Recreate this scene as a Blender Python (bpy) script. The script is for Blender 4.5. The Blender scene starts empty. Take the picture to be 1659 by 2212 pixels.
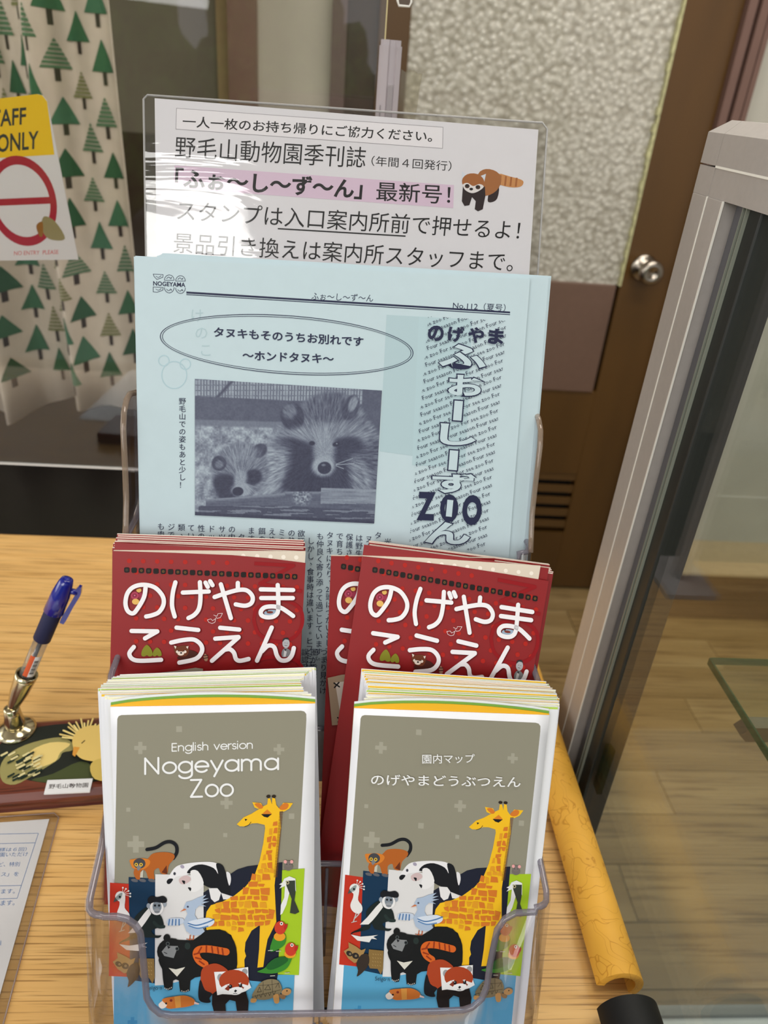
import bpy, bmesh, math, random
import numpy as np
from mathutils import Vector, Matrix
from mathutils.geometry import tessellate_polygon
random.seed(7)
rng = np.random.default_rng(5)
scn = bpy.context.scene
COL = scn.collection
# ------------------------------------------------------------------ camera
FPX, CX, CY = 1600.0, 829.5, 1106.0            # focal length in pixels of a 1659 x 2212 frame
TH, RO, PS, EYE = math.radians(29.8), math.radians(4.9), math.radians(-5.0), 1.27
Rz = Matrix.Rotation(PS, 3, 'Z')
Fv = Rz @ Vector((0, math.cos(TH), -math.sin(TH)))
Uv = Rz @ Vector((0, math.sin(TH), math.cos(TH)))
Rv = Rz @ Vector((1, 0, 0))
CAM = Vector((0, 0, EYE))
cr, sr = math.cos(RO), math.sin(RO)
cx_ = cr * Rv + sr * Uv; cy_ = -sr * Rv + cr * Uv; cz_ = -Fv
cd = bpy.data.cameras.new('camera'); cam = bpy.data.objects.new('camera', cd); COL.objects.link(cam)
cam.matrix_world = Matrix(((cx_.x, cy_.x, cz_.x, 0), (cx_.y, cy_.y, cz_.y, 0), (cx_.z, cy_.z, cz_.z, EYE), (0, 0, 0, 1)))
cd.sensor_fit = 'HORIZONTAL'; cd.sensor_width = 36; cd.lens = 36 * FPX / 1659
cd.clip_start = 0.01; cd.clip_end = 100
cd.dof.use_dof = True; cd.dof.focus_distance = 0.40; cd.dof.aperture_fstop = 14
scn.camera = cam
def ray(p):
    x, y = p[0] - CX, p[1] - CY
    a = x * cr + y * sr; b = -x * sr + y * cr
    return Fv + Rv * (a / FPX) - Uv * (b / FPX)
def onz(p, z): v = ray(p); return CAM + v * ((z - EYE) / v.z)
def ony(p, y): v = ray(p); return CAM + v * (y / v.y)
def project(P):
    v = Vector(P) - CAM; z = v.dot(Fv); a = v.dot(Rv) / z * FPX; b = -v.dot(Uv) / z * FPX
    return (CX + a * cr - b * sr, CY + a * sr + b * cr)
def onx(p, x): v = ray(p); return CAM + v * (x / v.x)
# ------------------------------------------------------------------ world, lights, exposure
scn.view_settings.view_transform = 'Standard'; scn.view_settings.look = 'None'
scn.view_settings.gamma = 1; scn.view_settings.use_curve_mapping = False
scn.view_settings.exposure = 0.12
scn.cycles.transparent_max_bounces = 40; scn.cycles.max_bounces = 8
scn.cycles.glossy_bounces = 4; scn.cycles.diffuse_bounces = 3
w = bpy.data.worlds.new('daylight'); scn.world = w; w.use_nodes = True
nt = w.node_tree; bg = nt.nodes['Background']
tc = nt.nodes.new('ShaderNodeTexCoord'); sp = nt.nodes.new('ShaderNodeSeparateXYZ'); rp = nt.nodes.new('ShaderNodeValToRGB')
nt.links.new(tc.outputs['Generated'], sp.inputs[0]); nt.links.new(sp.outputs['Z'], rp.inputs[0]); nt.links.new(rp.outputs[0], bg.inputs[0])
rp.color_ramp.elements[0].position = 0.0; rp.color_ramp.elements[0].color = (.84, .87, .88, 1)
rp.color_ramp.elements[1].position = 0.8; rp.color_ramp.elements[1].color = (.62, .72, .88, 1)
bg.inputs[1].default_value = 1.0
def area(name, loc, rot, sx, sy, power, col):
    l = bpy.data.lights.new(name, 'AREA'); l.shape = 'RECTANGLE'; l.size = sx; l.size_y = sy; l.energy = power; l.color = col
    o = bpy.data.objects.new(name, l); COL.objects.link(o); o.location = loc; o.rotation_euler = rot; return o
area('window_daylight', (-1.2, -1.9, 2.05), (math.radians(66), 0, math.radians(-28)), 1.6, 1.2, 28, (1, .99, .97))
area('side_fill_light', (-2.6, .2, 1.6), (math.radians(80), 0, math.radians(-90)), 1.8, 1.2, 24, (1, .99, .965))  # unseen lamp added to lift the case faces turned to the left
area('ceiling_tube_light', (0.5, 0.2, 2.42), (0, 0, 0), 1.2, .35, 14, (1, .96, .9))
area('ceiling_tube_light_rear', (0.9, 1.2, 2.42), (0, 0, 0), 1.2, .3, 14, (1, .96, .9))
area('ceiling_tube_light_entrance', (-.46, -1.85, 2.4), (0, 0, math.radians(8)), .56, 1.0, 15, (1, .98, .95))
# ------------------------------------------------------------------ materials
def lin(c):
    c = c / 255.0
    return c / 12.92 if c <= .04045 else ((c + .055) / 1.055) ** 2.4
def L3(c): return tuple(lin(v) for v in c) + (1,)
MC = {}
def mat(c, rough=.55, metal=0, noise=0, scale=60, spec=.5, bump=0, name=None, stretch=(1, 1, 1), coat=0):
    k = (tuple(c), rough, metal, noise, scale, spec, bump, stretch, coat)
    if k in MC: return MC[k]
    m = bpy.data.materials.new(name or 'paint_%d_%d_%d' % tuple(c)); m.use_nodes = True
    t = m.node_tree; b = t.nodes['Principled BSDF']
    b.inputs['Base Color'].default_value = L3(c); b.inputs['Roughness'].default_value = rough
    b.inputs['Metallic'].default_value = metal; b.inputs['Specular IOR Level'].default_value = spec
    b.inputs['Coat Weight'].default_value = coat; b.inputs['Coat Roughness'].default_value = .08
    if noise or bump:
        tcn = t.nodes.new('ShaderNodeTexCoord'); mp = t.nodes.new('ShaderNodeMapping'); n = t.nodes.new('ShaderNodeTexNoise')
        mp.inputs['Scale'].default_value = stretch; n.inputs['Scale'].default_value = scale; n.inputs['Detail'].default_value = 5
        t.links.new(tcn.outputs['Object'], mp.inputs[0]); t.links.new(mp.outputs[0], n.inputs['Vector'])
        if noise:
            r = t.nodes.new('ShaderNodeValToRGB'); base = L3(c)
            r.color_ramp.elements[0].position = .3; r.color_ramp.elements[0].color = tuple(v * (1 - noise) for v in base[:3]) + (1,)
            r.color_ramp.elements[1].position = .7; r.color_ramp.elements[1].color = tuple(min(1, v * (1 + noise)) for v in base[:3]) + (1,)
            t.links.new(n.outputs['Fac'], r.inputs[0]); t.links.new(r.outputs[0], b.inputs['Base Color'])
        if bump:
            bp = t.nodes.new('ShaderNodeBump'); bp.inputs['Strength'].default_value = bump; bp.inputs['Distance'].default_value = .002
            t.links.new(n.outputs['Fac'], bp.inputs['Height']); t.links.new(bp.outputs[0], b.inputs['Normal'])
    MC[k] = m; return m
def ink(c): return mat(c, .5, spec=.25, name='ink_%d_%d_%d' % tuple(c))
def clear(name, tint, gloss=1.45, rough=.03, mixin=None, fac=0):
    m = bpy.data.materials.new(name); m.use_nodes = True; t = m.node_tree
    t.nodes.remove(t.nodes['Principled BSDF']); out = t.nodes['Material Output']
    tr = t.nodes.new('ShaderNodeBsdfTransparent'); tr.inputs[0].default_value = tuple(tint) + (1,)
    gl = t.nodes.new('ShaderNodeBsdfGlossy'); gl.inputs['Roughness'].default_value = rough
    lw = t.nodes.new('ShaderNodeLayerWeight'); lw.inputs[0].default_value = .5; pw = t.nodes.new('ShaderNodeMath'); pw.operation = 'POWER'; pw.inputs[1].default_value = 4.5
    f0 = ((gloss - 1) / (gloss + 1)) ** 2; fr = t.nodes.new('ShaderNodeMath'); fr.operation = 'MULTIPLY_ADD'; fr.inputs[1].default_value = .8; fr.inputs[2].default_value = f0
    t.links.new(lw.outputs['Facing'], pw.inputs[0]); t.links.new(pw.outputs[0], fr.inputs[0])
    mx = t.nodes.new('ShaderNodeMixShader'); t.links.new(fr.outputs[0], mx.inputs[0]); t.links.new(tr.outputs[0], mx.inputs[1]); t.links.new(gl.outputs[0], mx.inputs[2])
    last = mx
    if mixin:
        d = t.nodes.new('ShaderNodeBsdfDiffuse'); d.inputs[0].default_value = L3(mixin)
        m2 = t.nodes.new('ShaderNodeMixShader'); m2.inputs[0].default_value = fac
        t.links.new(mx.outputs[0], m2.inputs[1]); t.links.new(d.outputs[0], m2.inputs[2]); last = m2
    t.links.new(last.outputs[0], out.inputs[0]); return m
def wood(name, light, dark, sc=(3, 90, 90), contrast=(.42, .62), rough=.35, fine=(12, 520, 520), bump=.15, coat=0):
    m = bpy.data.materials.new(name); m.use_nodes = True; t = m.node_tree; b = t.nodes['Principled BSDF']
    tcn = t.nodes.new('ShaderNodeTexCoord')
    def nz(s, d, det=4):
        mp = t.nodes.new('ShaderNodeMapping'); mp.inputs['Scale'].default_value = s
        n = t.nodes.new('ShaderNodeTexNoise'); n.inputs['Scale'].default_value = 1; n.inputs['Detail'].default_value = det; n.inputs['Distortion'].default_value = d
        t.links.new(tcn.outputs['Object'], mp.inputs[0]); t.links.new(mp.outputs[0], n.inputs['Vector']); return n
    a = nz(sc, .6); f = nz(fine, .2, 3)
    r = t.nodes.new('ShaderNodeValToRGB'); r.color_ramp.elements[0].position = contrast[0]; r.color_ramp.elements[1].position = contrast[1]
    r.color_ramp.elements[0].color = L3(dark); r.color_ramp.elements[1].color = L3(light)
    t.links.new(a.outputs['Fac'], r.inputs[0])
    r2 = t.nodes.new('ShaderNodeValToRGB'); r2.color_ramp.elements[0].position = .36; r2.color_ramp.elements[1].position = .47
    r2.color_ramp.elements[0].color = (.42, .36, .3, 1); r2.color_ramp.elements[1].color = (1, 1, 1, 1)
    t.links.new(f.outputs['Fac'], r2.inputs[0])
    mx = t.nodes.new('ShaderNodeMix'); mx.data_type = 'RGBA'; mx.blend_type = 'MULTIPLY'; mx.inputs[0].default_value = .8
    t.links.new(r.outputs[0], mx.inputs[6]); t.links.new(r2.outputs[0], mx.inputs[7]); t.links.new(mx.outputs[2], b.inputs['Base Color'])
    bp = t.nodes.new('ShaderNodeBump'); bp.inputs['Strength'].default_value = bump; bp.inputs['Distance'].default_value = .0006
    t.links.new(f.outputs['Fac'], bp.inputs['Height']); t.links.new(bp.outputs[0], b.inputs['Normal'])
    b.inputs['Roughness'].default_value = rough; b.inputs['Coat Weight'].default_value = coat; b.inputs['Coat Roughness'].default_value = .1
    return m
# ------------------------------------------------------------------ object helpers
def link(o, parent=None):
    COL.objects.link(o)
    if parent: o.parent = parent
    return o
def mesh_obj(name, verts, faces, mats, parent=None, fm=None, smooth=False):
    me = bpy.data.meshes.new(name); me.from_pydata([tuple(v) for v in verts], [], faces)
    for m in (mats if isinstance(mats, (list, tuple)) else [mats]): me.materials.append(m)
    if fm: me.polygons.foreach_set('material_index', fm)
    if smooth: me.polygons.foreach_set('use_smooth', [True] * len(me.polygons))
    me.update(); return link(bpy.data.objects.new(name, me), parent)
def tag(o, label, cat=None, group=None, kind=None):
    if label: o['label'] = label
    if cat: o['category'] = cat
    if group: o['group'] = group
    if kind: o['kind'] = kind
    return o
def empty(name, loc=(0, 0, 0), mw=None, label=None, cat=None, group=None, kind=None):
    o = bpy.data.objects.new(name, None); o.empty_display_size = .02; COL.objects.link(o)
    if mw is not None: o.matrix_world = mw
    else: o.location = loc
    return tag(o, label, cat, group, kind)
class MB:
    def __init__(s): s.v = []; s.f = []; s.m = []
    def box(s, a, b, m=0, mw=None):
        x0, y0, z0 = a; x1, y1, z1 = b; n = len(s.v)
        vs = [(x0, y0, z0), (x1, y0, z0), (x1, y1, z0), (x0, y1, z0), (x0, y0, z1), (x1, y0, z1), (x1, y1, z1), (x0, y1, z1)]
        s.v += [tuple(mw @ Vector(q)) for q in vs] if mw else vs
        s.f += [tuple(n + i for i in q) for q in ((0, 3, 2, 1), (4, 5, 6, 7), (0, 1, 5, 4), (1, 2, 6, 5), (2, 3, 7, 6), (3, 0, 4, 7))]; s.m += [m] * 6; return s
    def prism(s, pts, z0, z1, f=lambda x, y, z: (x, y, z), m=0):
        n = len(s.v); k = len(pts)
        s.v += [f(p[0], p[1], z0) for p in pts] + [f(p[0], p[1], z1) for p in pts]
        tr = tessellate_polygon([[Vector((p[0], p[1], 0)) for p in pts]])
        s.f += [(n + a, n + b, n + c) for a, b, c in tr] + [(n + k + a, n + k + c, n + k + b) for a, b, c in tr]; s.m += [m] * (2 * len(tr))
        for i in range(k):
            j = (i + 1) % k; s.f.append((n + i, n + j, n + k + j, n + k + i)); s.m.append(m)
        return s
    def tube(s, path, r, seg=10, m=0, cap=True):
        path = [Vector(p) for p in path]; n0 = len(s.v); rs = r if isinstance(r, (list, tuple)) else [r] * len(path)
        up = None
        for i, p in enumerate(path):
            d = (path[min(i + 1, len(path) - 1)] - path[max(i - 1, 0)]).normalized()
            if up is None: up = d.orthogonal().normalized()
            up = (up - d * up.dot(d)).normalized(); sd = d.cross(up)
            s.v += [tuple(p + (up * math.cos(2 * math.pi * k / seg) + sd * math.sin(2 * math.pi * k / seg)) * rs[i]) for k in range(seg)]
        for i in range(len(path) - 1):
            for k in range(seg):
                a = n0 + i * seg + k; b = n0 + i * seg + (k + 1) % seg
                s.f.append((a, b, b + seg, a + seg)); s.m.append(m)
        if cap:
            s.f.append(tuple(n0 + k for k in reversed(range(seg)))); s.f.append(tuple(n0 + (len(path) - 1) * seg + k for k in range(seg))); s.m += [m, m]
        return s
    def lathe(s, prof, base, axis=(0, 0, 1), seg=24, m=0):
        ax = Vector(axis).normalized(); u = ax.orthogonal().normalized(); v = ax.cross(u); n0 = len(s.v); B = Vector(base)
        for r, h in prof:
            s.v += [tuple(B + ax * h + (u * math.cos(2 * math.pi * k / seg) + v * math.sin(2 * math.pi * k / seg)) * r) for k in range(seg)]
        for i in range(len(prof) - 1):
            for k in range(seg):
                a = n0 + i * seg + k; b = n0 + i * seg + (k + 1) % seg
                s.f.append((a, b, b + seg, a + seg)); s.m.append(m)
        s.f.append(tuple(n0 + k for k in reversed(range(seg)))); s.f.append(tuple(n0 + (len(prof) - 1) * seg + k for k in range(seg))); s.m += [m, m]
        return s
    def build(s, name, mats, parent=None, smooth=False):
        return mesh_obj(name, s.v, s.f, mats, parent, s.m, smooth)
def boxo(name, a, b, m, parent=None, bevel=0):
    o = MB().box(a, b).build(name, m, parent)
    if bevel:
        md = o.modifiers.new('b', 'BEVEL'); md.width = bevel; md.segments = 2
    return o
def struct(o): o['kind'] = 'structure'; return o
def smooth_closed(p, n=5):
    out = []; k = len(p)
    for i in range(k):
        a, b, c, d = p[i - 1], p[i], p[(i + 1) % k], p[(i + 2) % k]
        for j in range(n):
            t = j / n
            out.append(tuple(.5 * (2 * b[q] + (c[q] - a[q]) * t + (2 * a[q] - 5 * b[q] + 4 * c[q] - d[q]) * t * t + (3 * b[q] - a[q] - 3 * c[q] + d[q]) * t ** 3) for q in (0, 1)))
    return out
def smooth_open(p, n=5):
    out = []; k = len(p)
    for i in range(k - 1):
        a, b, c, d = p[max(i - 1, 0)], p[i], p[i + 1], p[min(i + 2, k - 1)]
        for j in range(n):
            t = j / n
            out.append(tuple(.5 * (2 * b[q] + (c[q] - a[q]) * t + (2 * a[q] - 5 * b[q] + 4 * c[q] - d[q]) * t * t + (3 * b[q] - a[q] - 3 * c[q] + d[q]) * t ** 3) for q in (0, 1)))
    return out + [tuple(p[-1])]
TX = {}
def glyphs(s, bold=0.0, res=3):
    k = (s, bold, res)
    if k not in TX:
        c = bpy.data.curves.new('t', 'FONT'); c.body = s; c.size = 1; c.offset = bold; c.resolution_u = res
        o = bpy.data.objects.new('t', c); COL.objects.link(o); bpy.context.view_layer.update()
        me = bpy.data.meshes.new_from_object(o.evaluated_get(bpy.context.evaluated_depsgraph_get()))
        TX[k] = ([(v.co.x, v.co.y) for v in me.vertices], [tuple(p.vertices) for p in me.polygons])
        bpy.data.objects.remove(o); bpy.data.curves.remove(c); bpy.data.meshes.remove(me)
    return TX[k]
class Print:
    """flat print: coloured shapes laid in the plane of a sheet, each a hair above the last"""
    def __init__(s, conv, z0=.00006, dz=.000002):
        s.conv = conv; s.z = z0; s.dz = dz; s.v = []; s.f = []; s.m = []; s.mats = []
    def mi(s, c):
        m = c if not isinstance(c, tuple) else ink(c)
        if m not in s.mats: s.mats.append(m)
        return s.mats.index(m)
    def raw(s, pts, faces, c):
        n = len(s.v); s.v += [(p[0], p[1], s.z) for p in pts]
        for f in faces:
            f = tuple(n + i for i in f); a, b, q = (s.v[f[0]], s.v[f[1]], s.v[f[2]])
            if (b[0] - a[0]) * (q[1] - a[1]) - (b[1] - a[1]) * (q[0] - a[0]) < 0: f = f[::-1]
            s.f.append(f)
        s.m += [s.mi(c)] * len(faces); s.z += s.dz
    def poly(s, pts, c, sm=0):
        if sm: pts = smooth_closed(pts, sm)
        q = [s.conv(p) for p in pts]
        s.raw(q, tessellate_polygon([[Vector((a[0], a[1], 0)) for a in q]]), c)
    def ell(s, x, y, rx, ry, c, rot=0, n=20):
        cr_, sr_ = math.cos(math.radians(rot)), math.sin(math.radians(rot))
        s.poly([(x + rx * math.cos(a) * cr_ - ry * math.sin(a) * sr_, y + rx * math.cos(a) * sr_ + ry * math.sin(a) * cr_) for a in [2 * math.pi * i / n for i in range(n)]], c)
    def stroke(s, pts, wd, c, sm=5, cap=True, taper=None):
        if sm and len(pts) > 2: pts = smooth_open(pts, sm)
        # split at sharp corners so that every run is one mitred ribbon, each a hair above the last
        runs = [[pts[0]]]; k = len(pts)
        for i in range(1, k):
            runs[-1].append(pts[i])
            if 0 < i < k - 1:
                a, b, q = pts[i - 1], pts[i], pts[i + 1]
                t = abs((math.atan2(q[1] - b[1], q[0] - b[0]) - math.atan2(b[1] - a[1], b[0] - a[0]) + math.pi) % (2 * math.pi) - math.pi)
                if t > .75: runs.append([pts[i]])
        for run in runs:
            P = []; F = []; m = len(run)
            for i, p in enumerate(run):
                a, b = run[max(i - 1, 0)], run[min(i + 1, m - 1)]; dx, dy = b[0] - a[0], b[1] - a[1]; l = math.hypot(dx, dy) or 1
                h = wd / 2; P += [(p[0] - dy / l * h, p[1] + dx / l * h), (p[0] + dy / l * h, p[1] - dx / l * h)]
            for i in range(m - 1): F.append((2 * i, 2 * i + 1, 2 * i + 3, 2 * i + 2))
            s.raw([s.conv(p) for p in P], F, c)
        ends = [r_[0] for r_ in runs[1:]] + ([pts[0], pts[-1]] if cap else [])
        for e in ends: s.raw([s.conv((e[0] + wd / 2 * math.cos(t), e[1] + wd / 2 * math.sin(t))) for t in [math.pi * q / 7 for q in range(14)]], [tuple(range(14))], c)
    def poly_rings(s, outer, inner, c):
        k = len(outer); s.raw([s.conv(p) for p in outer + inner], [(i, (i + 1) % k, k + (i + 1) % k, k + i) for i in range(k)], c)
    def text(s, t, bl, br, tl, c, bold=0.0, res=3):
        """ink box of the text laid on the parallelogram bottom-left, bottom-right, top-left"""
        V, F = glyphs(t, bold, res)
        if not V: return
        x0, x1 = min(v[0] for v in V), max(v[0] for v in V); y0, y1 = min(v[1] for v in V), max(v[1] for v in V)
        B, R_, T = s.conv(bl), s.conv(br), s.conv(tl)
        ex = (R_[0] - B[0], R_[1] - B[1]); ey = (T[0] - B[0], T[1] - B[1])
        s.raw([(B[0] + ex[0] * (x - x0) / (x1 - x0) + ey[0] * (y - y0) / max(y1 - y0, 1e-6), B[1] + ex[1] * (x - x0) / (x1 - x0) + ey[1] * (y - y0) / max(y1 - y0, 1e-6)) for x, y in V], F, c)
    def char(s, ch, p, sz, c, bold=0.0, rot=0):
        """one em-square glyph centred on p, sz in source pixels"""
        V, F = glyphs(ch, bold, 2)
        cr_, sr_ = math.cos(math.radians(rot)), math.sin(math.radians(rot))
        if V: s.raw([s.conv((p[0] + sz * ((x - .5) * cr_ + (y - .38) * sr_), p[1] + sz * ((x - .5) * sr_ - (y - .38) * cr_))) for x, y in V], F, c)
    def build(s, name, parent):
        o = mesh_obj(name, s.v, s.f, s.mats, parent, s.m); return o
def crop(ox, oy, sc, px): return lambda p: px((p[0] / sc + ox, p[1] / sc + oy))
class Sheet:
    def __init__(s, TL, yaw, lean, roll):
        yaw, lean, roll = map(math.radians, (yaw, lean, roll))
        X = Vector((math.cos(yaw), math.sin(yaw), 0)); N = Vector((-math.sin(yaw), math.cos(yaw), 0))
        Up = Vector((0, 0, 1)) * math.cos(lean) + N * math.sin(lean)
        s.X = X * math.cos(roll) + Up * math.sin(roll); s.Y = Up * math.cos(roll) - X * math.sin(roll)
        s.Z = s.X.cross(s.Y); s.O = Vector(TL)
    def mw(s, dx=0, dy=0, dz=0, rot=0):
        O = s.O + s.X * dx + s.Y * dy + s.Z * dz
        m = Matrix(((s.X.x, s.Y.x, s.Z.x, O.x), (s.X.y, s.Y.y, s.Z.y, O.y), (s.X.z, s.Y.z, s.Z.z, O.z), (0, 0, 0, 1)))
        return m @ Matrix.Rotation(rot, 4, 'Z')
    def px(s, p):
        v = ray(p); t = (s.O - CAM).dot(s.Z) / v.dot(s.Z); q = CAM + v * t - s.O
        return (q.dot(s.X), q.dot(s.Y))
scn.cycles.use_denoising = True
# ------------------------------------------------------------------ the room
YW = 1.82
PLASTIC = clear('clear_plastic', (.93, .925, .94), 1.35)
RIM = clear('clear_plastic_rim', (.66, .64, .68), 1.6, .06, (150, 145, 155), .35)
FILM = clear('laminate_film', (.95, .95, .95), 1.5, .06)
GLASS = clear('case_glass', (.97, .985, .965), 1.5, .01)
GREEN = clear('green_glass_edge', (.25, .5, .38), 1.5, .05, (40, 90, 70), .5)
ALU = mat((178, 171, 165), .42, .2, .03, 200)
BROWN = mat((86, 58, 22), .35, 0, .12, 12, stretch=(1, 1, .2))
MAUVE = mat((112, 84, 74), .5, 0, .05, 20)
def xw(p, y=YW): return ony(p, y).x
struct(boxo('floor', (-3, -2.2, -.06), (3, 1.95, -.012), mat((120, 95, 55), .6)))
floor = bpy.data.objects['floor']
PW = [wood('floor_plank_wood_a', (168, 142, 98), (150, 124, 82), (2, 14, 14), rough=.3, fine=(6, 120, 120), bump=.05),
      wood('floor_plank_wood_b', (158, 130, 86), (138, 112, 70), (2, 14, 14), rough=.3, fine=(6, 120, 120), bump=.05)]
pm = {}
for r in range(13):
    y0 = .42 + r * .115; x = -.1 - (r * .37) % .9
    while x < 2.1:
        x1 = x + .9
        if x1 > .1:
            k = (r * 7 + int(x * 10)) % 2
            if k not in pm: pm[k] = MB().box((.001, .001, 0), (.899, .1135, .011)).build('floor_plank', PW[k], floor); o = pm[k]
            else: o = pm[k].copy(); link(o, floor)
            o.location = (x, y0, -.012)
        x = x1
struct(boxo('ceiling', (-3, -2.2, 2.5), (3, 1.95, 2.56), mat((205, 203, 198), .8, noise=.03, scale=8)))
struct(boxo('wall_left', (-3.1, -1.2, -.06), (-3, 1.95, 2.5), mat((170, 165, 155), .8, noise=.04, scale=5)))
struct(boxo('wall_right', (3, -2.2, -.06), (3.1, 1.95, 2.5), mat((190, 186, 178), .8, noise=.04, scale=5)))
xA = xw((470, 60)); xB = xw((498, 60)); xC = xw((558, 100)); xD = xw((716, 100)); xE = xw((748, 100)); xF = xw((838, 60))
xG = xw((884, 60)); xH = xw((1462, 30)); xI = xw((1590, 30)); xJ = xw((1642, 60)); xK = xJ
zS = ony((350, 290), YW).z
wb = struct(boxo('wall_back', (-3, YW + .02, -.06), (3, YW + .1, 2.5), mat((186, 182, 170), .75, noise=.07, scale=7)))
struct(boxo('wall_rear_left', (-3, YW - .005, zS), (xA, YW + .02, 2.5), mat((118, 108, 92), .6, noise=.08, scale=6)))
struct(boxo('trim_1', (-3, YW - .03, 0), (xA, YW + .02, zS), mat((66, 50, 36), .45, noise=.1, scale=9)))  # dark colour painted in for the viewer's silhouette reflected in the screen
struct(boxo('trim_2', (xA, YW - .02, 0), (xB, YW + .02, 2.5), mat((158, 132, 92), .6, noise=.05)))
struct(boxo('trim_3', (xB, YW - .05, 0), (xC, YW + .02, 2.5), mat((124, 92, 78), .5, noise=.06, scale=20)))
struct(boxo('wall_middle', (xC, YW - .01, 0), (xD, YW + .02, 2.5), mat((196, 188, 172), .7, noise=.05, scale=6)))
struct(boxo('trim_4', (xD, YW - .03, 0), (xE, YW + .02, 2.5), mat((104, 84, 78), .5, noise=.05)))
struct(boxo('trim_5', (xE, YW - .02, 0), (xF - .02, YW + .02, 2.5), mat((62, 44, 30), .4, noise=.1)))
# door with frosted glass
DZ0 = onz((1190, 1258), 0).z + .005
door = empty('door_1', (0, YW, 0)); door['kind'] = 'structure'
door['label'] = 'brown door with a frosted glass pane, round metal knob and louvred vent'
zG = ony((1335, 612), YW).z
def dpart(name, a, b, m, bevel=0):
    o = boxo(name, (a[0], a[1] - YW, a[2]), (b[0], b[1] - YW, b[2]), m, door, bevel); return o
dt = .03
vx0, vx1 = xw((1080, 1085)), xH; vz0, vz1 = ony((1215, 1150), YW - dt).z, ony((1215, 1022), YW - dt).z
zM = ony((1260, 845), YW - dt).z
dpart('stile', (xF - .02, YW - dt, .008), (xG, YW + .01, 2.3), BROWN, .002)
dpart('stile', (xH, YW - dt, .008), (xI, YW + .01, 2.3), BROWN, .002)
dpart('lower_panel', (xG, YW - dt, vz1), (xH, YW + .01, zM), BROWN)
dpart('lower_panel', (xG, YW - dt, .008), (xH, YW + .01, vz0), BROWN)
dpart('lower_panel', (xG, YW - dt, vz0), (vx0, YW + .01, vz1), BROWN)
dpart('vent_recess', (vx0, YW - .002, vz0), (vx1, YW + .01, vz1), mat((18, 12, 6), .8))
for i in range(6):
    pch = (vz1 - vz0) / 5; z = vz0 + (i - .62) * pch
    za, zb2 = max(z, vz0), min(z + pch * .60, vz1)
    MB().box((vx0, -dt + .003, za), (vx1, -dt + .007, zb2)).build('vent_slat', mat((92, 64, 28), .45, noise=.05), door)
xP = xw((1305, 660), YW - dt)
dpart('kick_panel', (xG, YW - dt - .004, zM), (xH - .01, YW + .005, zG), mat((110, 84, 70), .45, noise=.04), .001)
gm = bpy.data.materials.new('frosted_pattern_glass'); gm.use_nodes = True; t = gm.node_tree; b = t.nodes['Principled BSDF']
tcn = t.nodes.new('ShaderNodeTexCoord'); vo = t.nodes.new('ShaderNodeTexVoronoi'); vo.inputs['Scale'].default_value = 84; vo.feature = 'SMOOTH_F1'
n2 = t.nodes.new('ShaderNodeTexNoise'); n2.inputs['Scale'].default_value = 90; n2.inputs['Detail'].default_value = 3
t.links.new(tcn.outputs['Object'], vo.inputs['Vector']); t.links.new(tcn.outputs['Object'], n2.inputs['Vector'])
r = t.nodes.new('ShaderNodeValToRGB'); r.color_ramp.elements[0].color = L3((190, 184, 170)); r.color_ramp.elements[1].color = L3((164, 157, 142)); r.color_ramp.elements[1].position = .75
e = r.color_ramp.elements.new(.12); e.color = L3((208, 203, 190))
ml = t.nodes.new('ShaderNodeMath'); ml.operation = 'MULTIPLY'; t.links.new(vo.outputs['Distance'], ml.inputs[0]); t.links.new(n2.outputs['Fac'], ml.inputs[1])
m3 = t.nodes.new('ShaderNodeMath'); m3.operation = 'MULTIPLY'; m3.inputs[1].default_value = 2.4; t.links.new(ml.outputs[0], m3.inputs[0])
t.links.new(m3.outputs[0], r.inputs[0]); t.links.new(r.outputs[0], b.inputs['Base Color'])
bp = t.nodes.new('ShaderNodeBump'); bp.inputs['Strength'].default_value = .45; bp.inputs['Distance'].default_value = .01; bp.invert = True
t.links.new(vo.outputs['Distance'], bp.inputs['Height']); t.links.new(bp.outputs[0], b.inputs['Normal']); b.inputs['Roughness'].default_value = .25; b.inputs['Coat Weight'].default_value = .4
dpart('glass_pane', (xG, YW - .018, zG), (xH, YW, 2.3), gm)
o = MB(); 
for i in range(60):
    z = zG + i * .0165; jj = random.uniform(.002, .007); o.box((xH - jj, -.032, z), (xH + .002, -.016, z + .017))
tag(o.build('putty_line', mat((190, 186, 140), .5, noise=.2, scale=90), door), 'uneven pale putty along the glass edge')
K = ony((1408, 590), YW - .09)
kb = MB().lathe([(.030, 0), (.031, .006), (.026, .010), (.012, .012), (.011, .032), (.024, .038), (.028, .05), (.027, .062), (.020, .068), (.010, .066), (.009, .064)], (K.x, YW - dt, K.z), (0, -1, 0), 32).build('door_knob', mat((170, 160, 148), .22, 1), None, True)
kb.parent = door; kb.matrix_parent_inverse = Matrix.Translation((0, -YW, 0)); tag(kb, 'round satin metal knob')
# door frame
for i, (a, b_, c) in enumerate(((0, .3, -.05), (.3, .42, -.03), (.42, .72, -.055), (.72, .8, -.035), (.8, 1, -.05))):
    x0, x1 = xI + (xJ - xI) * a, xI + (xJ - xI) * b_
    struct(boxo('trim_%d' % (6 + i), (x0, YW + c, 0), (x1, YW + .02, 2.5), MAUVE if c < -.04 else mat((92, 66, 54), .5)))
# plinth along the wall on the right
yb0 = onz((1550, 1337), 0).y; zb = ony((1550, 1243), yb0).z
struct(boxo('baseboard_right', (onz((1412, 1330), 0).x, yb0, 0), (2.99, YW + .02, zb), mat((72, 50, 34), .4, noise=.12, scale=14)))
struct(boxo('trim_11', (onz((1412, 1330), 0).x, yb0 - .004, zb), (2.99, YW + .02, zb + .008), mat((186, 164, 128), .5, noise=.06)))
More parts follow.
